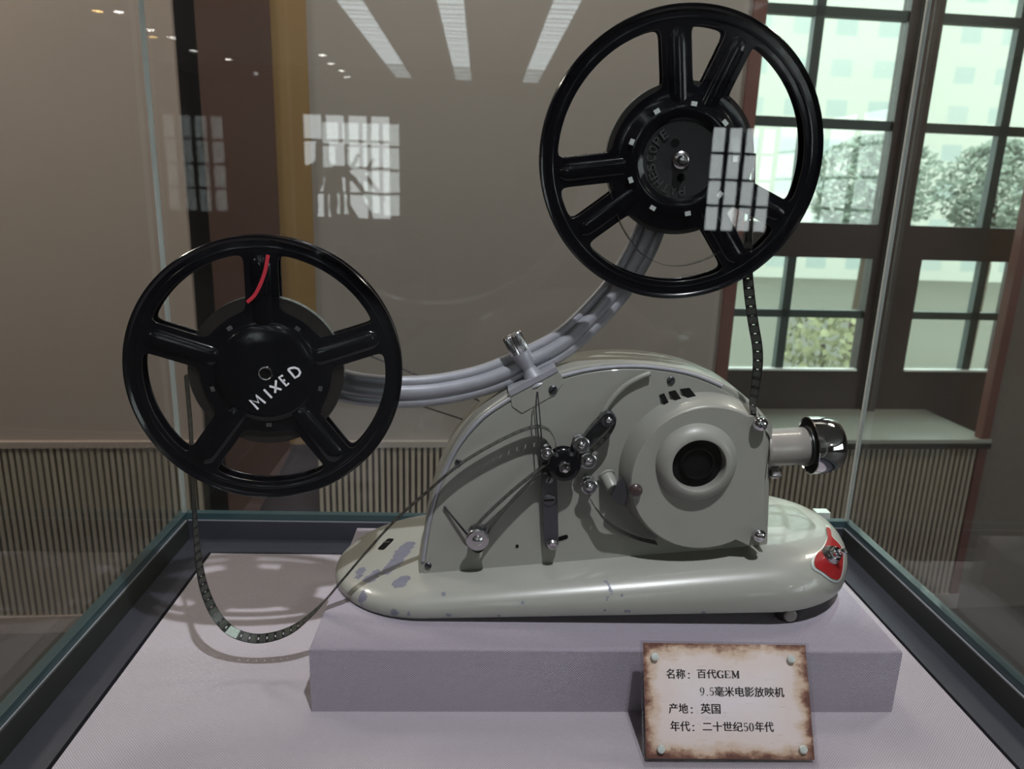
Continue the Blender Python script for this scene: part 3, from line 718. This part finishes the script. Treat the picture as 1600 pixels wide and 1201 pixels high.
m = MB(); m.lathe((s0.x, YF+.0005, s0.z), (0,-1,0), [(.010, 0), (.010, .006), (.0155, .0062), (.0158, .008), (.0135, .009), (.0125, .010), (.0125, .017), (.0135, .018), (.0158, .019), (.0155, .0212), (.012, .022)], 40); spr = obj('sprocket', m, 'black', proj)
m = MB(); m.lathe((s0.x, YF-.0215, s0.z), (0,-1,0), [(.0068, 0), (.0068, .003), (.0058, .0045), (.005, .0055), (.005, .0065), (.0036, .0082), (.00001, .009)], 6); obj('sprocket_nut', m, 'chrome', spr)
teeth = MB()
for k in range(12):
    a = 2*PI*k/12; c_ = Vector((s0.x + .0128*math.cos(a), YF-.0135, s0.z + .0128*math.sin(a))); teeth.box(c_-Vector((.0008,.0006,.0008)), c_+Vector((.0008,.0006,.0008)))
obj('tooth_ring', teeth, 'black', spr)
lv = []
for k in range(13): a = PI*k/12; lv.append(at(857+12.5*math.cos(a), 728-12*math.sin(a), YF-.006))
for k in range(13): a = PI*k/12; lv.append(at(861.5-11*math.cos(a), 846+11*math.sin(a), YF-.006))
m = MB(); m.prism(lv, (0, -.0028, 0), .0006); lev = obj('gate_lever', m, 'gunmetal', proj)
m = MB(); p = at(858, 781, YF); m.lathe((p.x, YF+.0005, p.z), (0,-1,0), [(.004, 0), (.004, .008)], 20); obj('lever_pivot', m, 'gunmetal', lev)
screw(858, 781, YF-.0088, .0062, 'gunmetal', lev, .1); screw(858.5, 749, YF-.0088, .0040, 'steel', lev, 1.2)
stud('lever_stud', 862.5, 847, YF-.0085, [(.0046, 0), (.0056, .001), (.0056, .004), (.0052, .006), (.0035, .0075), (.0034, .0068), (.00001, .0066)], 'steel', lev)
link = [(955,648),(961,660),(918,706),(905,700),(903,690)]
m = MB(); m.prism([at(a, b, YF-.004) for a, b in ((943,650),(949,643),(958,648),(959,659),(914,704),(902,702),(900,692))], (0,-.0025,0), .0005); obj('roller_link', m, 'gunmetal', proj)
# gate thumb piece
m = MB(); g0 = at(947, 742, YF); m.lathe((g0.x, YF, g0.z), Vector((.35, -1, -.55)), [(.0085, 0), (.0085, .002), (.0072, .0025), (.0068, .016), (.0058, .018)], 28); thumb = obj('gate_boss', m, 'paint', proj)
m = MB(); tp = [(970,743),(976,752),(979,770),(977,788),(968,786),(957,778),(954,772),(962,755)]; m.prism([at(a, b, YF-.014) for a, b in tp], (0,-.0055,0), .0012); obj('thumb_wing', m, 'gunmetal', thumb)
# threading wire hanging over the panel, and drive cord
m = MB()
m.tube(cr([at(a, b, YF-.012) for a, b in ((839,612),(837.5,640),(841,680),(842.5,706),(843,730))], 5), .0007, 6); m.tube(cr([at(a, b, YF-.010) for a, b in ((840,612),(843.5,650),(846.5,690),(849,706))], 5), .0006, 6)
obj('threading_wire', m, 'gunmetal', proj)
m = MB(); m.tube([at(694, 791, YF-.002), at(731, 836, YF-.006)], .0011, 8); obj('drive_cord', m, 'rubber', proj)

# ================================================================== REELS
def smooth_poly(pts, it):
    # resample evenly, then relax so the corners round off
    P = [Vector(p) for p in pts]; out = []
    for i, p in enumerate(P):
        q = P[(i+1) % len(P)]; n = max(1, int((q-p).length/.0012))
        for k in range(n): out.append(p + (q-p)*k/n)
    for _ in range(it): out = [(out[i-1] + out[i]*2 + out[(i+1) % len(out)])*.25 for i in range(len(out))]
    return out
RR = .12
def flange(spokes, w, ri, ro, it=30, hub_hole=.006):
    sp = [[(RR*.992*math.cos(2*PI*k/160), RR*.992*math.sin(2*PI*k/160)) for k in range(160)]]
    for i, a1 in enumerate(spokes):
        a2 = spokes[(i+1) % len(spokes)]
        if a2 <= a1: a2 += 360
        a1r, a2r = math.radians(a1), math.radians(a2)
        b1, b2 = a1r + math.asin(w/2/ro), a2r - math.asin(w/2/ro); g1, g2 = a1r + math.asin(w/2/ri), a2r - math.asin(w/2/ri)
        pts = [(ro*math.cos(b1+(b2-b1)*k/24), ro*math.sin(b1+(b2-b1)*k/24)) for k in range(25)]
        if g2 > g1: pts += [(ri*math.cos(g2+(g1-g2)*k/16), ri*math.sin(g2+(g1-g2)*k/16)) for k in range(17)]
        else:
            am_ = (a1r+a2r)/2; rm = (w/2)/math.sin((a2r-a1r)/2); pts += [(rm*math.cos(am_), rm*math.sin(am_))]
        sp.append([(p.x, p.y) for p in smooth_poly(pts, it)])
    return sp
def axis_mat(n):
    z = Vector(n).normalized(); x = Vector((0,0,1)).cross(z).normalized(); y = z.cross(x)
    return Matrix((x, y, z)).transposed()
def reel(label, c, n, spokes, w, ri, hubr, upper):
    rot = axis_mat(n); t = thing('film_reel', label, 'film reel', c, rot, None); T = MW[t]
    def lt(prof, n_=96): m = MB(); m.lathe(T @ Vector((0,0,0)), T.to_3x3() @ Vector((0,0,1)), prof, n_, cap0=False, cap1=False); return m
    TK = .0142
    for zf, nm in ((0, 'front_flange'), (-TK, 'back_flange')):
        vs, fs = curve_mesh(flange(spokes, w, ri, RR*.878), .0005, .0006)
        m = MB(); m.add([T @ (v + Vector((0,0,zf))) for v in vs], fs, True)
        fl = obj(nm, m, 'black', t, auto=50)
        s_ = 1 if zf == 0 else -1
        # rolled rim: bead, groove and inner ridge
        rp = [(RR*.898, .0006), (RR*.908, .0015), (RR*.922, .0016), (RR*.934, .0008), (RR*.955, .0004), (RR*.970, .0014), (RR*.982, .0030), (RR*.994, .0034), (RR, .0024), (RR, -.0006), (RR*.985, -.0010)]
        m = lt([(a, zf + s_*b) for a, b in rp], 128); obj('rim', m, 'black', fl)
        for a in spokes:
            ca, sa = math.cos(math.radians(a)), math.sin(math.radians(a)); rings = []
            L0, L1, hw, hh = hubr*RR*.98, RR*.86, w*.33, .0030
            for k in range(15):
                tt = k/14; r = L0 + (L1-L0)*tt; e_ = min(1, min(tt+.02, 1.02-tt)/.12); e_ = math.sqrt(max(0.05, 1-(1-e_)**2)) if e_ < 1 else 1
                rings.append([T @ Vector((r*ca - hw*e_*math.cos(q_)*sa, r*sa + hw*e_*math.cos(q_)*ca, zf + s_*(.0006 + hh*e_*math.sin(q_)))) for q_ in [PI*j/10 for j in range(11)]])
            m = MB(); m.loft(rings); obj('spoke_rib', m, 'black', fl)
        if zf == 0: front = fl
    # core between the flanges
    m = lt([(.0001, -TK), (.040, -TK), (.040, 0), (.0001, 0)], 64); obj('core', m, 'satin', t)
    if not upper:
        hp_ = [(hubr*RR*1.30, .0004), (hubr*RR*1.27, .0010), (hubr*RR*1.08, .0011), (hubr*RR*1.03, .0018), (hubr*RR, .0042), (hubr*RR*.95, .0050), (hubr*RR*.5, .0050), (.0066, .0050)]
        m = lt(hp_); obj('hub_plate', m, 'black', front)
        m = lt([(.0047, .004), (.0050, .0058), (.0060, .0062), (.0066, .0050)], 40); obj('hub_ring', m, 'steel', front)
        m = lt([(.0001, .0035), (.0050, .0035)], 24); obj('spindle_hole', m, 'void', front)
        rs = .0490; angs = (54+72*k for k in range(5))
    else:
        hp_ = [(RR*.492, .0004), (RR*.490, .0012), (RR*.44, .0014), (RR*.415, .0020), (RR*.37, .0044), (RR*.335, .0052), (RR*.30, .0046), (RR*.275, .0026), (RR*.268, .0022)]
        m = lt(hp_); obj('hub_plate', m, 'black', front)
        m = lt([(RR*.268, .0022), (RR*.262, .0021), (.0075, .0021)]); obj('hub_boss', m, 'cast', front)
        m = lt([(.0075, .002), (.0072, .0045), (.0055, .0058), (.0044, .0060), (.0044, .0105), (.003, .0128), (.0001, .0134)], 40); obj('spindle', m, 'steel', front)
        rs = .0452; angs = (83-40*k for k in range(9))
    for a in angs:
        ar = math.radians(a); q_ = Matrix.Rotation(ar, 4, 'Z'); m = MB()
        m.box((rs-.0018, -.0024, (.0003 if not upper else .0035)), (rs+.0018, .0024, .0017 if not upper else .0058), T @ q_); obj('slot_glint', m, 'stud' if upper else 'steel', front)  # pale block painted in for the bright glint at each hub slot
    return t, T, front
CU_ = Vector((.1683, .6565, 1.4788)); NU = Vector((math.sin(math.radians(-2.2))*math.cos(math.radians(-4.9)), -math.cos(math.radians(2.2))*math.cos(math.radians(4.9)), math.sin(math.radians(-4.9))))
CLo = Vector((-.1886, .6541, 1.2852)); NL = Vector((math.sin(math.radians(5.5)), -math.cos(math.radians(5.5)), 0))
ru, TU, fu = reel('black film reel with paired spokes, the upper one above the lamp house', CU_, NU, [98, 188, 218, 308, 338, 68][::1] if False else sorted([98, 68, 188, 218, 305, 335]), .0235, .0585, .335, True)
rl, TLo, fl_ = reel('black film reel with five spokes and white painted word, the lower left one', CLo, NL, [18, 90, 162, 234, 306], .0275, .0560, .355, False)
# embossed lettering of the upper reel hub
em = MB(); word = 'PATHESCOPE'
for i, ch in enumerate(word):
    a = math.radians(278 - 16.5*i); vs, fs = text_mesh(ch, .0052, .0013, 0, .0072)
    T2 = TU @ Matrix.Rotation(a - PI/2, 4, 'Z') @ Matrix.Translation((-.0025, .0222, .0022)); em.add([T2 @ v for v in vs], fs, False)
obj('embossed_lettering', em, 'castlet', fu)
for (hx, hy) in ((-.0062, .0135), (.0016, -.0145)):
    dk = MB(); dk.lathe(TU @ Vector((hx, hy, .0021)), TU.to_3x3() @ Vector((0,0,1)), [(.0036, 0), (.0036, .0004)], 20); obj('drive_hole', dk, 'void', fu)
# hand painted word and red line on the lower reel
def on_reel(T, px, py, zz):
    d = ray(px, py); inv = T.inverted(); o_ = inv @ CAM; dd = inv.to_3x3() @ d; k = (zz - o_.z)/dd.z; q_ = o_ + dd*k; return Vector((q_.x, q_.y))
def P8(x, y): return (380 + x/8.58, 540 + y/8.58)
letters = [[(203,852),(87,728),(208,762),(168,662),(300,768)], [(277,585),(385,698)], [(440,462),(434,560),(428,632)], [(352,540),(440,565),(515,588)],
           [(532,395),(480,425),(530,480),(578,535),(612,500)], [(528,478),(560,455)], [(600,318),(650,375),(695,430),(745,400),(765,358),(740,310),(690,292),(640,298),(600,318)]]
wm_ = MB()
for L_ in letters: stroke_mb(wm_, TLo @ Matrix.Translation((0,0,.0050)), [on_reel(TLo, *P8(*p), .0050) for p in L_], .0019, .00025)
obj('painted_word', wm_, 'white', fl_)['label'] = 'white hand painted word'
wm_ = MB(); stroke_mb(wm_, TLo @ Matrix.Translation((0,0,.0041)), [Vector((p.x, p.y)) for p in cr([on_reel(TLo, a, b, .0042) for a, b in ((419,398),(414,424),(406,446),(397,462),(386,472))], 6)], .0030, .0003)
obj('red_line', wm_, 'redline', fl_)['label'] = 'red line on the upper spoke'

# ================================================================== FILM
t = NT('cine_film'); uvn = t.n('ShaderNodeSeparateXYZ'); t.l(t.uv(), uvn.inputs[0]); PITCH = .0086
fr_ = t.math('FRACT', t.math('DIVIDE', uvn.outputs[0], PITCH)); du = t.math('ABSOLUTE', t.math('SUBTRACT', fr_, .5)); dv = t.math('ABSOLUTE', t.math('SUBTRACT', uvn.outputs[1], .5))
hole = t.math('MULTIPLY', t.math('LESS_THAN', du, .075), t.math('LESS_THAN', dv, .13))
bar = t.math('LESS_THAN', du, .17); pic = t.noise(t.obj(), 260, 4, .7)
pc = t.mix(pic, c4(.012, .013, .012), c4(.085, .09, .075)); ed = t.math('GREATER_THAN', dv, .40); dark = t.math('MAXIMUM', bar, ed)
pc = t.mix(dark, pc, c4(.010, .010, .010)); pb = t.pr(pc, .28, 0, .2)
tr = t.n('ShaderNodeBsdfTransparent'); mx = t.n('ShaderNodeMixShader'); t.l(hole, mx.inputs[0]); t.l(pb.outputs[0], mx.inputs[1]); t.l(tr.outputs[0], mx.inputs[2])
MAT['film'] = t.done(mx)
MAT['filmside'] = simple('wound_film_edges', (.012, .010, .009), .35, 0, .1, .4, 200, .1)
MAT['filmouter'] = simple('wound_film_face', (.085, .105, .10), .3, 0, .2, .3, 90)
film = thing('cine_film', 'dark perforated cine film threaded from the upper reel to the lower reel', 'film', (at(400, 1003, .664).x, .664, ZC))
def ribbon(name, pts, width=.0095, n=8, th=.00022):
    # pts: (px, py, Y, twist in degrees); twist turns the width away from the reel axis
    P = cr([Vector((*at(a, b, y), tw)).to_4d() if False else Vector((at(a, b, y).x, at(a, b, y).y, at(a, b, y).z, tw)) for a, b, y, tw in pts], n)
    mb = MB(); s_ = 0; secs = []; us = []
    for i, q_ in enumerate(P):
        p = q_.to_3d(); a = P[max(0, i-1)].to_3d(); b = P[min(len(P)-1, i+1)].to_3d(); tt = (b-a).normalized()
        nn = Vector((-tt.z, 0, tt.x)).normalized(); an = math.radians(q_[3]); wv_ = Vector((0,1,0))*math.cos(an) + nn*math.sin(an); wv_ = (wv_ - tt*wv_.dot(tt)).normalized(); nv = tt.cross(wv_).normalized()
        if i: s_ += (p - P[i-1].to_3d()).length
        us.append(s_); secs.append([p - wv_*width/2 - nv*th, p + wv_*width/2 - nv*th, p + wv_*width/2 + nv*th, p - wv_*width/2 + nv*th])
    vs = [v for s2 in secs for v in s2]; fs = []; uvs = []
    vv = (0, 1, 1, 0)
    for i in range(len(secs)-1):
        for k in range(4):
            k2 = (k+1) % 4; fs.append((i*4+k, i*4+k2, (i+1)*4+k2, (i+1)*4+k)); uvs.append(((us[i], vv[k]), (us[i], vv[k2]), (us[i+1], vv[k2]), (us[i+1], vv[k])))
    mb.add(vs, fs, True, uvs); return obj(name, mb, 'film', film, auto=60)
yf = .6635
ribbon('feed_run', [(1178,240,.664,0),(1176,300,.664,0),(1170,370,.664,-20),(1168,420,.664,-50),(1171,460,.664,-60),(1177,505,.664,-60),(1183,540,.664,-58),(1184,570,.664,-50),(1180,605,.664,-35),(1176,635,.664,-20),(1180,653,.668,-5),(1190,664,.672,0)])
ribbon('take_up_run', [(291,585,.664,0),(294,620,.664,0),(298,670,.664,0),(300,720,.664,0),(302,770,.664,0),(306,830,.664,8),(311,880,.664,20),(320,922,.664,30),(337,960,.664,42),(362,986,.664,48),(395,997,.664,46),(428,994,.664,38),(458,982,.664,25),(484,962,.664,10),(506,940,.664,0),(535,906,.664,0),(575,859,.664,0),(620,810,.666,0),(665,770,.672,0),(712,730,.676,0),(752,704,.677,0),(793,682,.677,0),(822,670,.677,0),(842,666,.677,0),(858,672,.677,0),(867,688,.677,0),(869,706,.677,0)])
ribbon('idler_run', [(868,742,.675,0),(850,738,.675,0),(838,744,.675,0),(799,783,.675,0),(765,826,.675,0),(757,853,.675,0),(746,860,.675,0),(736,852,.675,0),(738,830,.675,0),(760,804,.675,0),(799,768,.675,0),(836,738,.675,0),(856,722,.675,0)])
ribbon('sprocket_run', [(896,716,.675,0),(899,704,.675,0),(905,692,.675,0),(922,668,.675,0),(941,648,.675,0),(952,644,.675,0),(961,656,.675,0),(954,674,.675,0),(936,694,.675,0),(918,710,.675,0)])
ribbon('gate_loop', [(914,742,.675,0),(918,760,.675,0),(921,776,.675,0),(930,792,.676,0),(946,812,.674,0),(968,828,.679,0),(995,840,.682,0),(1026,848,.683,0)])
ribbon('slack_loop', [(950,285,.664,0),(960,325,.664,0),(975,360,.664,0),(1000,394,.664,0),(1030,411,.664,0),(1062,415,.664,0),(1095,407,.664,0),(1122,393,.664,0),(1146,366,.664,0),(1166,320,.664,0)], .0085)
MAT['splice'] = simple('pale_splice_tape', (.42, .50, .44), .3, 0, .3, .5, 500)
sx_ = ribbon('splice_tape', [(352,980,.664,46),(362,986,.664,48),(372,991,.664,47)], .0085, 6, .0005); sx_.data.materials.clear(); sx_.data.materials.append(MAT['splice'])
def roll(T, r, name='film_roll'):
    m = MB(); o_ = T @ Vector((0,0,-.0071)); ax_ = T.to_3x3() @ Vector((0,0,1)); prof_ = []
    for k in range(9): prof_.append((.036 + (r-.036)*k/8, .0052 - (.0003 if k % 2 else 0)))
    m.lathe(o_, ax_, [(.036, -.0052)] + [(r, -.0052)][::1] + prof_[::-1], 96, cap0=False, cap1=False)
    ro = obj(name, m, 'filmside', film)
    secs = []; vs = []; fs = []; uvs = []; N = 160
    for k in range(N+1):
        a = 2*PI*k/N
        for z in (-.0048, .0048): vs.append(T @ Vector((math.cos(a)*(r+.0004), math.sin(a)*(r+.0004), z - .0071)))
    for k in range(N): fs.append((2*k, 2*k+1, 2*k+3, 2*k+2)); L_ = 2*PI*r/N; uvs.append(((k*L_, 0), (k*L_, 1), ((k+1)*L_, 1), ((k+1)*L_, 0)))
    m = MB(); m.add(vs, fs, True, uvs); return ro, obj('outer_turn', m, MAT['film_light'], ro)
t = NT('cine_film_outer'); uvn = t.n('ShaderNodeSeparateXYZ'); t.l(t.uv(), uvn.inputs[0])
fr_ = t.math('FRACT', t.math('DIVIDE', uvn.outputs[0], PITCH)); du = t.math('ABSOLUTE', t.math('SUBTRACT', fr_, .5)); dv = t.math('ABSOLUTE', t.math('SUBTRACT', uvn.outputs[1], .5))
hole = t.math('MULTIPLY', t.math('LESS_THAN', du, .09), t.math('LESS_THAN', dv, .14))
MAT['film_light'] = t.done(t.pr(t.mix(hole, c4(.10, .125, .12), c4(.006, .006, .006)), .25, 0, .3))
roll(TU, .0628); roll(TLo, .0672)

# ================================================================== INFORMATION CARD
b0 = Vector((.1505, .5344, ZC)); V_ = Vector((.0010, .0515, .089)).normalized(); U_ = Vector((1, 0, .0)); U_ = (U_ - V_*U_.dot(V_)).normalized(); N_ = U_.cross(V_)
KM = Matrix((U_, V_, N_)).transposed().to_4x4(); KM.translation = b0
CWD, CHT = .1535, .1030
card = thing('information_card', 'clear acrylic stand with parchment printed card standing before the linen block', 'sign', b0 + U_*CWD/2)
def kb(a, b): return MB().box(a, b, KM)
obj('acrylic_front', kb((0, 0.0, .0008), (CWD, CHT, .0030)), 'acrylic', card)
obj('acrylic_back', kb((0, 0.0, -.0030), (CWD, CHT, -.0006)), 'acrylic', card)
hb = MB(); q0 = KM @ Vector((.01, CHT*.62, -.003)); q1 = KM @ Vector((CWD-.01, CHT*.62, -.003))
hb.prism([q0, q1, Vector((q1.x, .5995, ZC)), Vector((q0.x, .5995, ZC))], (0, -.002, 0)); obj('support_leg', hb, 'acrylic', card)
t = NT('printed_parchment'); ob = t.obj(); s_ = t.n('ShaderNodeSeparateXYZ'); uvx = t.n('ShaderNodeSeparateXYZ'); t.l(t.uv(), uvx.inputs[0])
eu = t.math('MINIMUM', uvx.outputs[0], t.math('SUBTRACT', 1.0, uvx.outputs[0])); ev = t.math('MINIMUM', uvx.outputs[1], t.math('SUBTRACT', 1.0, uvx.outputs[1]))
edd = t.math('MINIMUM', t.math('MULTIPLY', eu, 1.4), ev); n1 = t.noise(t.uv(), 4.5, 6, .65)
e2 = t.math('ADD', edd, t.math('MULTIPLY', t.math('SUBTRACT', n1, .5), .36))
mpn = t.n('ShaderNodeMapping'); mpn.inputs['Scale'].default_value = (7, 90, 1); t.l(t.uv(), mpn.inputs[0]); st = t.noise(mpn.outputs[0], 1.0, 3, .6)
c1 = t.ramp(e2, [(0.0, c4(.14, .05, .035)), (.03, c4(.34, .18, .12)), (.065, c4(.70, .52, .38)), (.13, c4(.86, .73, .68)), (.5, c4(.88, .80, .82))])
sp_ = t.math('GREATER_THAN', st, .66); c1 = t.mix(t.math('MULTIPLY', sp_, .35), c1, c4(.30, .20, .18))
MAT['parch'] = t.done(t.pr(c1, .6))
m = MB(); x0, x1, y0, y1 = .0022, CWD-.0022, .0062, CHT-.0018
m.add([KM @ Vector(p) for p in ((x0,y0,.0002),(x1,y0,.0002),(x1,y1,.0002),(x0,y1,.0002),(x0,y0,-.0004),(x1,y0,-.0004),(x1,y1,-.0004),(x0,y1,-.0004))], [(0,1,2,3),(7,6,5,4),(0,4,5,1),(1,5,6,2),(2,6,7,3),(3,7,4,0)], False, [((0,0),(1,0),(1,1),(0,1))]*6)
paper = obj('printed_sheet', m, 'parch', card)
MAT['ink'] = simple('dark_ink', (.012, .008, .010), .7)
PXW = 1297.0
def kx(cx): return x0 + (cx-148)/PXW*(x1-x0)
def ky(cy): return y1 - (cy-122)/(1012-122)*(y1-y0)
ink = MB()
def put(s, cx0, cx1, cyc, h):
    k = (x1-x0)/PXW
    vs, fs = text_mesh(s, (cx1-cx0)*k, .00012, 0, h*k)
    for dx, dy in ((-.00024, 0), (-.00008, .0001), (.00008, -.0001), (.00024, 0)):
        T2 = KM @ Matrix.Translation((kx(cx0)+dx, ky(cyc) - h*k/2 + dy, .0002)); ink.add([T2 @ v for v in vs], fs, False)
def glyph(ch, cx0, cyc, w, h):
    k = (x1-x0)/PXW; G_ = {
     'E': [([(.2,0),(.2,1)], .2), ([(0,.02),(.95,.02)], .06), ([(0,.98),(.9,.98)], .06), ([(.2,.5),(.6,.5)], .06), ([(.92,.0),(.92,.28)], .07), ([(.88,1),(.88,.74)], .07), ([(.6,.36),(.6,.64)], .06)],
     'M': [([(.16,0),(.16,1)], .08), ([(.16,1),(.5,.12)], .17), ([(.5,.12),(.84,1)], .07), ([(.84,0),(.84,1)], .18), ([(0,.02),(.32,.02)], .06), ([(.66,.02),(1,.02)], .06), ([(0,.98),(.2,.98)], .06), ([(.8,.98),(1,.98)], .06)],
     'G': [([(.88,.72),(.80,.9),(.55,1),(.3,.92),(.14,.7),(.1,.5),(.14,.3),(.3,.08),(.55,0),(.8,.1),(.84,.16)], [.05,.06,.07,.14,.2,.21,.2,.14,.07,.06,.06]), ([(.84,.0),(.84,.42)], .18), ([(.6,.42),(1,.42)], .06), ([(.9,1),(.88,.70)], .06)],
     '9': [([(.2,.12),(.3,.03),(.55,.05),(.8,.3),(.86,.65),(.78,.88),(.5,.99),(.2,.88),(.12,.66),(.22,.45),(.5,.38),(.75,.48)], [.14,.08,.08,.15,.2,.16,.07,.14,.2,.14,.07,.06])],
     '5': [([(.85,.96),(.24,.96),(.2,.5)], [.12,.12,.06]), ([(.2,.5),(.5,.62),(.78,.52),(.86,.3),(.75,.1),(.5,.01),(.25,.05),(.16,.16)], [.06,.09,.16,.2,.15,.07,.08,.14])],
     '0': [([(.5,1),(.24,.88),(.14,.5),(.24,.12),(.5,0),(.76,.12),(.86,.5),(.76,.88),(.5,1)], [.06,.14,.2,.14,.06,.14,.2,.14,.06])],
     '.': [([(.5,0),(.5,.17)], .5)], ':': [([(.5,.05),(.5,.2)], .9), ([(.5,.6),(.5,.75)], .9)]}
    for pts, ww in G_[ch]:
        pp = [Vector((p[0]*w*k, p[1]*h*k)) for p in pts]; w2 = [max(x*w*k*1.5, .00050) for x in ww] if isinstance(ww, list) else (ww*w*k*.9 if ch in '.:' else max(ww*w*k*1.35, .00046))
        stroke_mb(ink, KM @ Matrix.Translation((kx(cx0), ky(cyc) - h*k/2, .0002)), pp, w2, .00012)
put('名称', 325, 472, 365, 72); glyph(':', 492, 372, 18, 60); put('百代', 567, 716, 362, 66); glyph('G', 722, 364, 54, 54); glyph('E', 782, 364, 48, 54); glyph('M', 836, 364, 64, 54)
glyph('9', 582, 500, 36, 58); glyph('.', 632, 502, 14, 58); glyph('5', 656, 500, 36, 58); put('毫米电影放映机', 699, 1244, 498, 72)
put('产地', 335, 482, 633, 72); glyph(':', 503, 640, 18, 60); put('英国', 583, 735, 632, 72)
put('年代', 342, 492, 768, 72); glyph(':', 510, 775, 18, 60); put('二十世纪', 592, 900, 768, 68); glyph('5', 907, 770, 38, 58); glyph('0', 950, 770, 40, 58); put('年代', 1000, 1142, 766, 72)
obj('lettering', ink, 'ink', paper)
for cx_, cy_ in ((232,230),(1312,232),(258,938),(1352,930)):
    m = MB(); m.lathe(KM @ Vector((kx(cx_), ky(cy_), .0028)), N_, [(.0035, 0), (.0035, .0010), (.0029, .0018), (.0012, .0021), (.00001, .0021)], 24); obj('stud', m, 'stud', card)
